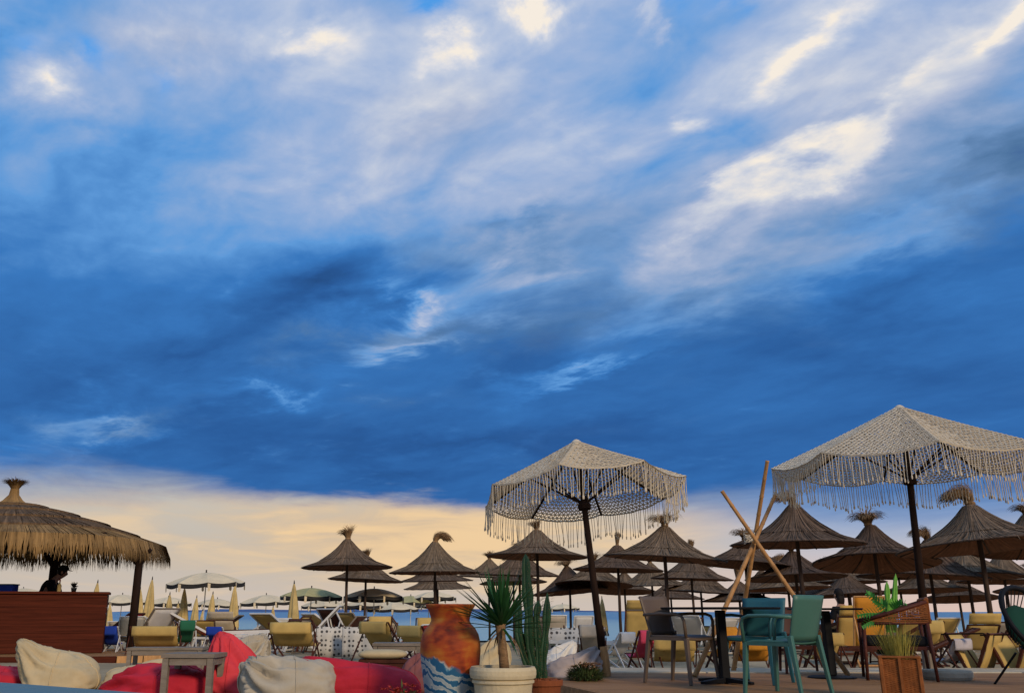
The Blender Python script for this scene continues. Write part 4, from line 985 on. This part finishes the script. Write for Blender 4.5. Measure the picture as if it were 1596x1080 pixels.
# ------------------------------------------------------------------ woven armchair
def woven_chair():
    x, y = onfloor(1402, 1058); th = thing('woven_armchair', 'red brown woven armchair beside the right parasol pole', 'chair', (x, y, 0), R(70)); r = M['darkrattan']     # faces local +Y (to the left)
    for sx in (-1, 1):
        T = [(sx * .31, .33, .60), (sx * .31, 0, .70), (sx * .30, -.33, .80)]; Bt = [(sx * .30, .33, .575), (sx * .30, 0, .58), (sx * .29, -.33, .585)]
        MB().tube(T, .022, 8).build('arm_rail', r, th, smooth=True); MB().tube(Bt, .014, 6).build('lower_rail', r, th, smooth=True)
        b = MB()
        for i in range(26):
            u = i / 25; p = Vector(Bt[0]).lerp(Vector(Bt[2]), u); q = Vector(T[0]).lerp(Vector(T[2]), u); b.tube([p, q], .006, 4, False)
        for k in range(1, 14):
            zz = .58 + .0165 * k; u0 = max(0.0, (zz - .60) / .20)
            b.tube([Vector((sx * .305, .33 - .66 * u, zz + .004 * (-1) ** int(u * 26))) for u in [u0 + (1 - u0) * j / 12 for j in range(13)]], .0065, 4, False)
        b.build('weave', M['rattan'], th)
        for yy in (.31, -.31): MB().tube([(sx * .29, yy, .58), (sx * .31, yy * 1.08, 0)], [.022, .016], 8).build('leg', r, th, smooth=True)
    b = MB()
    for k in range(14): b.tube([(-.30, -.33 - .0, .585 + .0165 * k), (0, -.37, .585 + .0165 * k), (.30, -.33, .585 + .0165 * k)], .0075, 5, False)
    for k in range(22): b.tube([(-.29 + .0276 * k, -.35, .58), (-.29 + .0276 * k, -.35, .82)], .005, 4, False)
    b.tube([(-.30, -.33, .82), (0, -.37, .835), (.30, -.33, .82)], .022, 8); b.build('back_weave', M['rattan'], th)
    MB().box((0, 0, .40), (.56, .60, .10)).build('seat_cushion', M['cushblack'], th, bevel=.03); MB().box((0, 0, .33), (.58, .62, .035)).build('seat_frame', r, th)
woven_chair()
# ------------------------------------------------------------------ round cord chair at the right edge
def cord_chair():
    Yd = 9.3; c = at(1612, 968, Yd); th = thing('round_cord_chair', 'black round cord chair with dark green cushion at the right edge', 'chair', (c.x, Yd, 0), 0)
    c = Vector((0, 0, c.z)); Q = Euler((R(-28), R(6), R(20))).to_matrix()
    ring = [c + Q @ Vector((.36 * math.cos(t), 0, .36 * math.sin(t) * 1.02)) for t in [2 * math.pi * i / 40 for i in range(41)]]
    MB().tube(ring, .026, 8, False).build('ring', M['black'], th, smooth=True)
    b = MB(); ctr = c + Q @ Vector((.02, .30, -.10))
    for i in range(40): b.tube([ring[i], ring[i].lerp(ctr, .5) + Q @ Vector((0, .05, 0)), ctr.lerp(ring[i], .12)], .005, 4, False)
    b.build('cords', M['black'], th)
    egg(c + Q @ Vector((.03, .12, -.03)), .27, .08, .28, Q).build('cushion', M['cushgreen'], th, smooth=True)
    for dx, dy in ((-.24, -.2), (.24, -.2), (-.24, .3), (.24, .3)): MB().tube([c + Vector((dx * .6, dy * .5, -.30)), (dx * 1.2, dy * 1.2, 0)], .012, 6).build('leg', M['black'], th)
cord_chair()

# ------------------------------------------------------------------ bean bags
def beanbag(label, m, px, Yd, size, rz=0, peak=None, seed=0, z=None, wr=.5, group='bean bags on the sand', flat=.5, sag=0):
    z = gz(Yd) if z is None else z
    th = thing('bean_bag', label, 'bean bag', (gx(px, Yd, z + size[2] * .4), Yd, z - .01), R(rz), group); sx, sy, sz = size[0] / 2, size[1] / 2, size[2]
    nu, nv = 44, 72; sd = Vector((seed * 7.3, seed * 3.1, 0)); pk = Vector(peak) if peak else None
    def P(i, j):
        f = math.pi * i / (nu - 1); t = 2 * math.pi * j / nv; n = Vector((math.sin(f) * math.cos(t), math.sin(f) * math.sin(t), -math.cos(f)))
        e = .78; p = Vector((math.copysign(abs(n.x) ** e, n.x), math.copysign(abs(n.y) ** e, n.y), math.copysign(abs(n.z) ** .85, n.z)))
        zz = p.z
        zz = zz * .34 if zz < 0 else zz * .66
        bul = 1.0
        q = Vector((p.x * sx * bul, p.y * sy * bul, (zz + .34) * sz))
        if pk is not None:
            pd = pk.normalized(); w = max(0.0, n.dot(pd)); w = w ** 7
            q += Vector((pk.x * sx, pk.y * sy, pk.z * sz)) * w * .75
            ang = math.atan2(n.cross(pd).length, n.dot(pd)); az = math.atan2(n.dot(pd.orthogonal()), n.dot(pd.cross(pd.orthogonal())))
            fold = math.sin(az * 9 + 2 * mnoise.noise(n * 2 + sd)) * math.exp(-((ang - .55) / .5) ** 2) * .026 * wr * 2
            q += n * fold
        w1 = 1 - abs(mnoise.noise(Vector((n.x * 2.2, n.y * 2.2, n.z * 4.5)) + sd)) * 2
        w2 = 1 - abs(mnoise.noise(Vector((n.x * 5 + n.z * 3, n.y * 5, n.z * 5)) + sd)) * 2
        crease = max(0.0, mnoise.noise(Vector((n.x * 1.4 + n.z, n.y * 1.4, n.z * 1.4)) + sd * 2) + .15)
        fw = math.sin((n.x * .8 + n.z * 1.0) * 14 + 5 * mnoise.noise(n * 1.6 + sd)) * crease * .018
        q += n * ((w1 * .016 + w2 * .004 + fw) * wr * (1 if q.z > .03 else .3)) + n * mnoise.noise(n * 1.3 + sd) * .045
        if sag: q.z -= sag * math.exp(-((n.x) ** 2 + (n.y + .1) ** 2) / .12) * (n.z > 0) * n.z
        q.z = max(q.z, 0.0); return q
    b = MB(); b.grid(P, nu, nv, True); b.build('bag', m, th, smooth=True)
    b = MB()
    for j in (0, nv // 4, nv // 2, 3 * nv // 4):
        b.tube([Vector(P(i, j)) * 1.004 for i in range(6, nu - 2)], .006, 5, False)
    b.build('seam', m, th, smooth=True)
    return th
M['bagcoral'] = mat('coral_red_bag_cloth', (.66, .05, .06), .75, .2, 2.2, .25, 26)
BR, BC, BG = M['bagred'], M['bagcream'], M['baggrey']
beanbag('red bean bag at the left edge of the view', BR, 8, 9.9, (.56, .6, .27), 10, seed=1)
beanbag('large cream bean bag with a tied corner, left of the others', BC, 98, 9.6, (.68, .66, .40), 0, (-.75, 0, .70), seed=2, wr=.7)
beanbag('flat cream bean bag between the large cream and the red one', BC, 205, 9.8, (.62, .55, .28), 10, (.7, 0, .5), seed=3)
beanbag('crumpled red bean bag lying under the low wooden table', BR, 262, 9.2, (.84, .6, .33), -8, (-.9, 0, -.05), seed=4, wr=1.0)
beanbag('peaked red bean bag right of the low wooden table', M['bagcoral'], 363, 9.3, (.50, .6, .40), 0, (-.22, 0, .70), seed=5, wr=.8)
beanbag('stone coloured bean bag behind the peaked red one', BG, 388, 11.4, (.40, .5, .50), 0, (.2, 0, .2), seed=6, wr=1.0)
beanbag('wrinkled stone coloured bean bag at the front, bottom edge', BG, 458, 8.6, (.74, .7, .42), 12, (-.4, 0, .25), seed=7, wr=1.3, sag=.06)
beanbag('small cream bean bag behind the wrinkled stone coloured one', BC, 472, 11.4, (.38, .4, .27), 0, seed=8)
beanbag('smooth red bean bag on the right, sloping toward the vase', BR, 575, 8.9, (.94, .7, .36), 4, (-.70, 0, .50), seed=9, wr=.5)
beanbag('dark maroon bean bag left of the painted vase', M['bagmaroon'], 648, 9.8, (.32, .4, .34), 0, (.2, 0, .4), seed=10)
beanbag('dusty pale bean bag left of the left parasol foot', M['bagpink'], 892, 10.9, (.58, .6, .33), 0, (.5, .1, .6), seed=11, wr=.7)
beanbag('cream bean bag behind the vase and the palm trunk', BC, 762, 10.4, (.42, .5, .46), 0, (.2, 0, .3), seed=12)
beanbag('pale bean bag behind the dusty one, close to the cactus', M['palec'], 866, 12.2, (.42, .5, .36), 0, (.5, 0, .5), seed=13, wr=.7)
beanbag('stone coloured bean bag at the middle of the sand, behind the red peak', BG, 372, 13.4, (.5, .5, .40), 0, seed=14, wr=1.2)

# ------------------------------------------------------------------ low wooden tables
def low_table(label, px, py, Yd, w, d, m='greywood', rz=0, z=None):
    top = at(px, py, Yd).z; g = gz(Yd); th = thing('low_table', label, 'table', (gx(px, Yd, top), Yd, g), R(rz), 'low wooden tables among the bean bags'); h = top - g
    for k in range(4): MB().box((0, -d / 2 + d / 8 + k * d / 4, h - .018), (w, d / 4 - .006, .036)).build('slat', M[m], th)
    for sx in (-1, 1):
        for sy in (-1, 1): MB().box((sx * (w / 2 - .04), sy * (d / 2 - .04), (h - .04) / 2), (.055, .055, h - .04)).build('leg', M[m], th)
        MB().box((sx * (w / 2 - .04), 0, h - .07), (.04, d - .15, .06)).build('rail', M[m], th)
    for sy in (-1, 1): MB().box((0, sy * (d / 2 - .04), h - .07), (w - .15, .04, .06)).build('rail', M[m], th)
low_table('low grey wood table standing in front of the red bean bags', 304, 1017, 8.9, .50, .40, rz=-4)
low_table('long grey wood bench table behind the low one', 262, 1008, 13.4, 1.05, .4, rz=3)
low_table('grey wood table behind the right red bean bag', 620, 1001, 13.0, .66, .5)
low_table('dark wood bench with a cream cushion on top', 605, 1026, 10.6, .62, .42, 'redwood')
cu = at(596, 1025, 10.5); cs = thing('seat_cushion', 'cream cushion lying on the dark wood bench', 'cushion', (cu.x, 10.55, at(605, 1026, 10.6).z + .0))
MB().grid(lambda i, j: (.27 * math.copysign(abs(math.cos(6.2832 * j / 32)) ** .5, math.cos(6.2832 * j / 32)) * math.sin(math.pi * i / 12) ** .5, .19 * math.copysign(abs(math.sin(6.2832 * j / 32)) ** .5, math.sin(6.2832 * j / 32)) * math.sin(math.pi * i / 12) ** .5, .05 - .05 * math.cos(math.pi * i / 12)), 13, 32, True).build('cushion', BC, cs, smooth=True)

# ------------------------------------------------------------------ painted vase, pots and plants
def vase():
    Yd = 7.8; th = thing('painted_vase', 'tall vase painted orange above and blue white waves below', 'vase', (gx(702, Yd, .4), Yd, gz(Yd)), R(0))
    g = gz(Yd); t = at(702, 941, Yd).z - g; k = t / 1.0
    pr = [(0, 0), (.19, 0), (.205, .02), (.222, .12), (.25, .30), (.272, .46), (.282, .58), (.280, .66), (.264, .73), (.232, .785), (.196, .82), (.182, .85), (.185, .88), (.205, .94), (.228, .975), (.236, .99), (.232, 1.0), (.215, .998), (.175, .93), (.16, .86), (.15, .6), (0, .55)]
    MB().lathe([(r * k, z * k) for r, z in pr], 56).build('body', M['vase'], th, smooth=True)
vase()
def leaf(b, p, d, L, w, droop, side=None, fold=.25):
    d = Vector(d).normalized(); sd = d.cross(Vector((0, 0, 1)));
    sd = sd.normalized() if sd.length > 1e-3 else Vector((1, 0, 0)); pts = [Vector(p)]; n = 6
    for k in range(n): pts.append(pts[-1] + d * (L / n)); d = (d + Vector((0, 0, -droop / n))).normalized()
    ws = [w * .7, w, w, w * .9, w * .65, w * .35, 0.001]; base = len(b.v)
    for q, ww in zip(pts, ws):
        up = Vector((0, 0, 1)) * ww * fold; b.v += [tuple(q - sd * ww / 2 + up), tuple(q), tuple(q + sd * ww / 2 + up)]
    for k in range(n):
        a = base + 3 * k; b.f += [(a, a + 1, a + 4, a + 3), (a + 1, a + 2, a + 5, a + 4)]
def palm():
    Yd = 7.5; g = gz(Yd); pt = thing('plant_pot', 'round cream ribbed plant pot at the bottom edge, holding the palm', 'pot', (gx(784, Yd, .2), Yd, g)); h = at(784, 1038, Yd).z - g; k = h / .42
    pr = [(0, 0), (.19, 0), (.20, .01), (.225, .25), (.23, .29), (.245, .30), (.245, .315), (.235, .325), (.255, .335), (.262, .36), (.262, .395), (.25, .42), (.225, .42), (.22, .37), (0, .37)]
    MB().lathe([(r, z * k) for r, z in pr], 48).build('body', M['pot'], pt, smooth=False)
    for i in range(18):
        a = 2 * math.pi * i / 18; egg((.222 * math.cos(a), .222 * math.sin(a), .20 * k), .026, .026, .02, n=8, k=6).build('boss', M['pot'], pt, smooth=True)
    MB().lathe([(0, .375 * k), (.22, .375 * k)], 24).build('soil', M['soil'], pt)
    th = thing('palm', 'small yucca palm with a fan of dark sword leaves in the cream pot', 'plant', (gx(783, Yd, .2), Yd, g + .375 * k))
    c = at(781, 978, Yd).z - (g + .375 * k); rn = random.Random(5)
    MB().tube([(.02, 0, -.02), (.01, 0, c * .4), (-.005, 0, c * .8), (-.01, 0, c + .03)], [.042, .038, .036, .045], 10).build('trunk', M['palmdry'], th, smooth=True)
    for i in range(104):
        az = rn.uniform(0, 6.283); e = rn.choice([rn.uniform(.35, 1.4)] * 4 + [rn.uniform(-.25, .5)]); b = MB()
        leaf(b, (0, 0, c), (math.cos(az) * math.cos(e), math.sin(az) * math.cos(e), math.sin(e)), rn.uniform(.40, .56), .024, rn.uniform(.05, .35) * (1.3 - e * .6)); b.build('leaf', M['palm'], th, smooth=True)
    for i in range(10):
        az = rn.uniform(0, 6.283); b = MB(); leaf(b, (0, 0, c - .02), (math.cos(az), math.sin(az), -.5), rn.uniform(.2, .32), .02, 1.6); b.build('dry_leaf', M['palmdry'], th)
palm()
def column(b, pts, rad, ribs=5):
    n = ribs * 4; pts = [Vector(p) for p in pts]; base = len(b.v)
    fine = []
    for i in range(len(pts) - 1):
        for k in range(5): fine.append(pts[i].lerp(pts[i + 1], k / 5))
    fine.append(pts[-1]); K = len(fine)
    for i, p in enumerate(fine):
        e = 1 - i / (K - 1); rr = rad * (min(1, (e * 6) ** .5) if e < .17 else 1) * (.88 + .16 * math.sin(i * 1.1 + pts[0].x * 40))
        for j in range(n):
            t = 2 * math.pi * j / n; q = rr * (.72 + .28 * abs(math.cos(t * ribs / 2)) ** 1.5 + (.05 if (j % 4 == 0 and i % 2) else 0))
            b.v.append((p.x + q * math.cos(t), p.y + q * math.sin(t), p.z))
    for i in range(K - 1):
        for j in range(n): b.f.append((base + i * n + j, base + i * n + (j + 1) % n, base + (i + 1) * n + (j + 1) % n, base + (i + 1) * n + j))
    b.f.append(tuple(base + (K - 1) * n + j for j in range(n)))
def spines(pts, r, th):
    b = MB(); rn = random.Random(int(r * 1e4))
    for i in range(len(pts) - 1):
        for k in range(14):
            c = Vector(pts[i]).lerp(Vector(pts[i + 1]), k / 14)
            for j in range(5):
                t = 2 * math.pi * j / 5 + rn.uniform(-.1, .1); d = Vector((math.cos(t), math.sin(t), 0))
                for q in range(3):
                    e = d * r * .96 + c; b.ribbon([e, e + (d + Vector((rn.uniform(-.7, .7), rn.uniform(-.7, .7), rn.uniform(-.5, .7)))) * .02], [.0035, .0008], (-d.y, d.x, .4))
    kind(b.build('spines', M['straw'], th), 'stuff')
def cactus():
    Yd = 8.3; g = gz(Yd); pz = at(850, 1058, Yd).z
    pt = thing('terracotta_pot', 'terracotta pot at the bottom edge holding the tall dark cactus', 'pot', (gx(848, Yd, 0), Yd, g)); h = pz - g
    MB().lathe([(0, 0), (.12, 0), (.15, h * .8), (.165, h * .82), (.168, h), (.15, h), (.145, h * .9), (0, h * .9)], 32).build('body', M['terra'], pt, smooth=False)
    b = MB(); rn = random.Random(2)
    for _ in range(160):
        a = rn.uniform(0, 6.28); q = rn.uniform(0, .15); b.box((q * math.cos(a), q * math.sin(a), h * .92 + rn.uniform(0, .015)), (.02, .014, .01), Euler((rn.random(), rn.random(), a)).to_matrix())
    kind(b.build('bark_chips', M['terra'], pt), 'stuff')
    th = thing('tall_cactus', 'tall dark columnar cactus with three ribbed stems beside the palm', 'cactus', (gx(840, Yd, 0), Yd, g + h * .92)); o = Vector(th.location)
    def W(px, py, y=Yd): return at(px, py, y) - o
    for pts, r in (([(838, 1056), (826, 1010), (824, 960), (820, 905), (819, 862)], .054), ([(846, 1056), (847, 1015), (851, 975), (853, 922)], .040), ([(832, 1056), (816, 1020), (808, 985), (808, 940)], .046), ([(841, 1052), (838, 1000), (836, 960), (839, 935)], .038)):
        b = MB(); column(b, [W(*p, Yd + .03 * i) for i, p in enumerate(pts)], r); b.build('stem', M['cactus'], th); spines([W(*p, Yd + .03 * i) for i, p in enumerate(pts)], r, th)
cactus()
def bright_plant():
    Yd = 10.2; x = gx(1388, Yd, .4); pt = thing('dark_planter', 'black planter behind the woven armchair holding the bright cactus', 'pot', (x, Yd, .001)); 
    MB().lathe([(0, 0), (.12, 0), (.16, .42), (.17, .44), (.15, .44), (.14, .40), (0, .40)], 28).build('body', M['black'], pt)
    th = thing('bright_cactus', 'bright green cactus stems beside the woven armchair', 'cactus', (x, Yd, .40)); o = Vector(th.location)
    for pts, r in (([(1394, 985), (1394, 940), (1396, 893)], .034), ([(1385, 985), (1384, 940), (1382, 905)], .030), ([(1390, 985), (1389, 930)], .04)):
        b = MB(); column(b, [at(px, py, Yd) - o for px, py in pts], r); b.build('stem', M['brightcactus'], th)
    tf = thing('fern', 'bright green feathery fronds arching left beside the bright cactus', 'plant', (x, Yd - .02, .40)); o = Vector(tf.location)
    for a, b_ in (((1388, 962), (1352, 925)), ((1386, 960), (1338, 958)), ((1388, 955), (1362, 935)), ((1384, 965), (1345, 975)), ((1390, 958), (1410, 940))):
        A, B = at(*a, Yd) - o, at(*b_, Yd - .1) - o; mid = A.lerp(B, .5) + Vector((0, 0, .05)); b = MB()
        stem = [A.lerp(mid, t).lerp(mid.lerp(B, t), t) for t in [i / 10 for i in range(11)]]; b.tube([Vector((0, 0, 0))] + stem, .005, 4)
        for i in range(2, 11):
            d = (stem[i] - stem[i - 1]).normalized(); sd = d.cross(Vector((0, -1, .3))).normalized()
            for s in (-1, 1): leaf(b, stem[i], d * .6 + sd * s, .11 * (1.1 - i / 14), .03, .2)
        b.build('frond', M['fern'], tf)
bright_plant()
def rattan_planter():
    Yd = 8.1; x = gx(1401, Yd, .3); top = at(1401, 1021, Yd).z; th = thing('rattan_planter', 'square woven rattan planter standing on the deck', 'planter', (x, Yd, 0.001), R(-24)); w = .29
    for sx in (-1, 1):
        for sy in (-1, 1): MB().box((sx * w / 2, sy * w / 2, top / 2), (.03, .03, top)).build('corner_post', M['rattan'], th, bevel=.006)
    for k in range(4):
        Q = Matrix.Rotation(k * math.pi / 2, 4, 'Z'); b = MB(); n = int(top / .0095)
        for i in range(n):
            z = .01 + i * (top - .03) / n
            b.tube([(-w / 2 + w * j / 10, -w / 2 + .003 * (-1) ** (i + j), z) for j in range(11)], .0052, 5, False)
        b.xf(Q).build('weave', M['rattan'], th, smooth=True)
        MB().box((0, -w / 2 - .012, top / 2), (.022, .014, top - .02)).xf(Q).build('mid_post', M['rattan'], th); MB().box((0, -w / 2, top - .008), (w + .03, .036, .02)).xf(Q).build('top_rail', M['rattan'], th, bevel=.005)
    MB().box((0, 0, top - .05), (w - .04, w - .04, .03)).build('soil', M['soil'], th)
    gr = thing('grass_tuft', 'dry yellow grass growing in the rattan planter', 'grass', (x, Yd, top - .04)); b = MB(); rn = random.Random(8)
    for i in range(230):
        a = rn.uniform(0, 6.28); q = rn.uniform(0, .12); e = rn.uniform(1.05, 1.5); leaf(b, (q * math.cos(a), q * math.sin(a), 0), (math.cos(a) * math.cos(e), math.sin(a) * math.cos(e), math.sin(e)), rn.uniform(.16, .34), .006, rn.uniform(0, .5))
    b.build('blades', M['grass'], gr)
    b = MB()
    for i in range(5): leaf(b, (0, 0, 0), (rn.uniform(-.1, .1), 0, 1), rn.uniform(.4, .5), .006, .1)
    b.build('stalks', M['dry'], gr)
rattan_planter()
def shrub(name, label, px, py, Yd, w, h, leafm, n, tip=None, tipn=0, z=0):
    rn = random.Random(px); th = thing(name, label, 'plant', (gx(px, Yd, .1), Yd, z)); b = MB(); st = MB()
    for i in range(n):
        a = rn.uniform(0, 6.28); q = math.sqrt(rn.random()); c = Vector((q * w / 2 * math.cos(a), q * w / 2 * math.sin(a), h * rn.uniform(.05, 1) * (1.05 - .6 * q))); e = rn.uniform(-.2, 1.3)
        leaf(b, c, (math.cos(a) * math.cos(e), math.sin(a) * math.cos(e), math.sin(e)), rn.uniform(.04, .09), .014, .4)
        if i % 14 == 0: st.tube([(0, 0, 0), c * .5, c], .004, 4)
    b.build('leaves', leafm, th); st.build('stems', M['dry'], th)
    if tip:
        b = MB()
        for i in range(tipn):
            a = rn.uniform(0, 6.28); q = rn.uniform(.1, .9); c = Vector((q * w / 2 * math.cos(a), q * w / 2 * math.sin(a), h * rn.uniform(.6, 1.1)))
            for k in range(7): t = rn.uniform(0, 6.28); leaf(b, c, (math.cos(t), math.sin(t), rn.uniform(.0, 1)), rn.uniform(.02, .045), .016, .5)
        b.build('flower_heads', tip, th)
shrub('low_shrub', 'low green shrub with dried brown flower heads by the left parasol foot', 912, 1058, gY(1060), .34, .16, M['shrub'], 900, M['dry'], 60)
shrub('red_flower_plant', 'dark leafy plant with red flowers at the bottom edge before the vase', 628, 1075, 7.6, .40, .24, M['shrub'], 800, M['flower'], 42, gz(7))

# ------------------------------------------------------------------ blue painted bench in the corner
e0, e1 = at(-60, 1052, 4.15), at(238, 1080.5, 3.44); e0.z = e1.z = .42
d = (e1 - e0).normalized(); nrm = Vector((d.y, -d.x, 0)); nrm = nrm if nrm.y < 0 else -nrm
th = thing('blue_bench', 'weathered blue painted bench top in the bottom left corner', 'bench', (e0.x, e0.y, gz(4)))
o = Vector(th.location)
for k in range(4):
    a = e0 + nrm * (.055 + .11 * k) - o - d * .3; b_ = e1 + nrm * (.055 + .11 * k) - o + d * .1; a.z -= .018; b_.z -= .018
    MB().bar(a, b_, .104, .036).build('board', M['bluepaint'], th, bevel=.004)
for q in (.1, .9):
    for k in (.06, .38):
        c = e0.lerp(e1, q) + nrm * k - o; MB().box((c.x, c.y, (c.z - .04) / 2), (.06, .06, c.z - .04)).build('leg', M['bluepaint'], th)
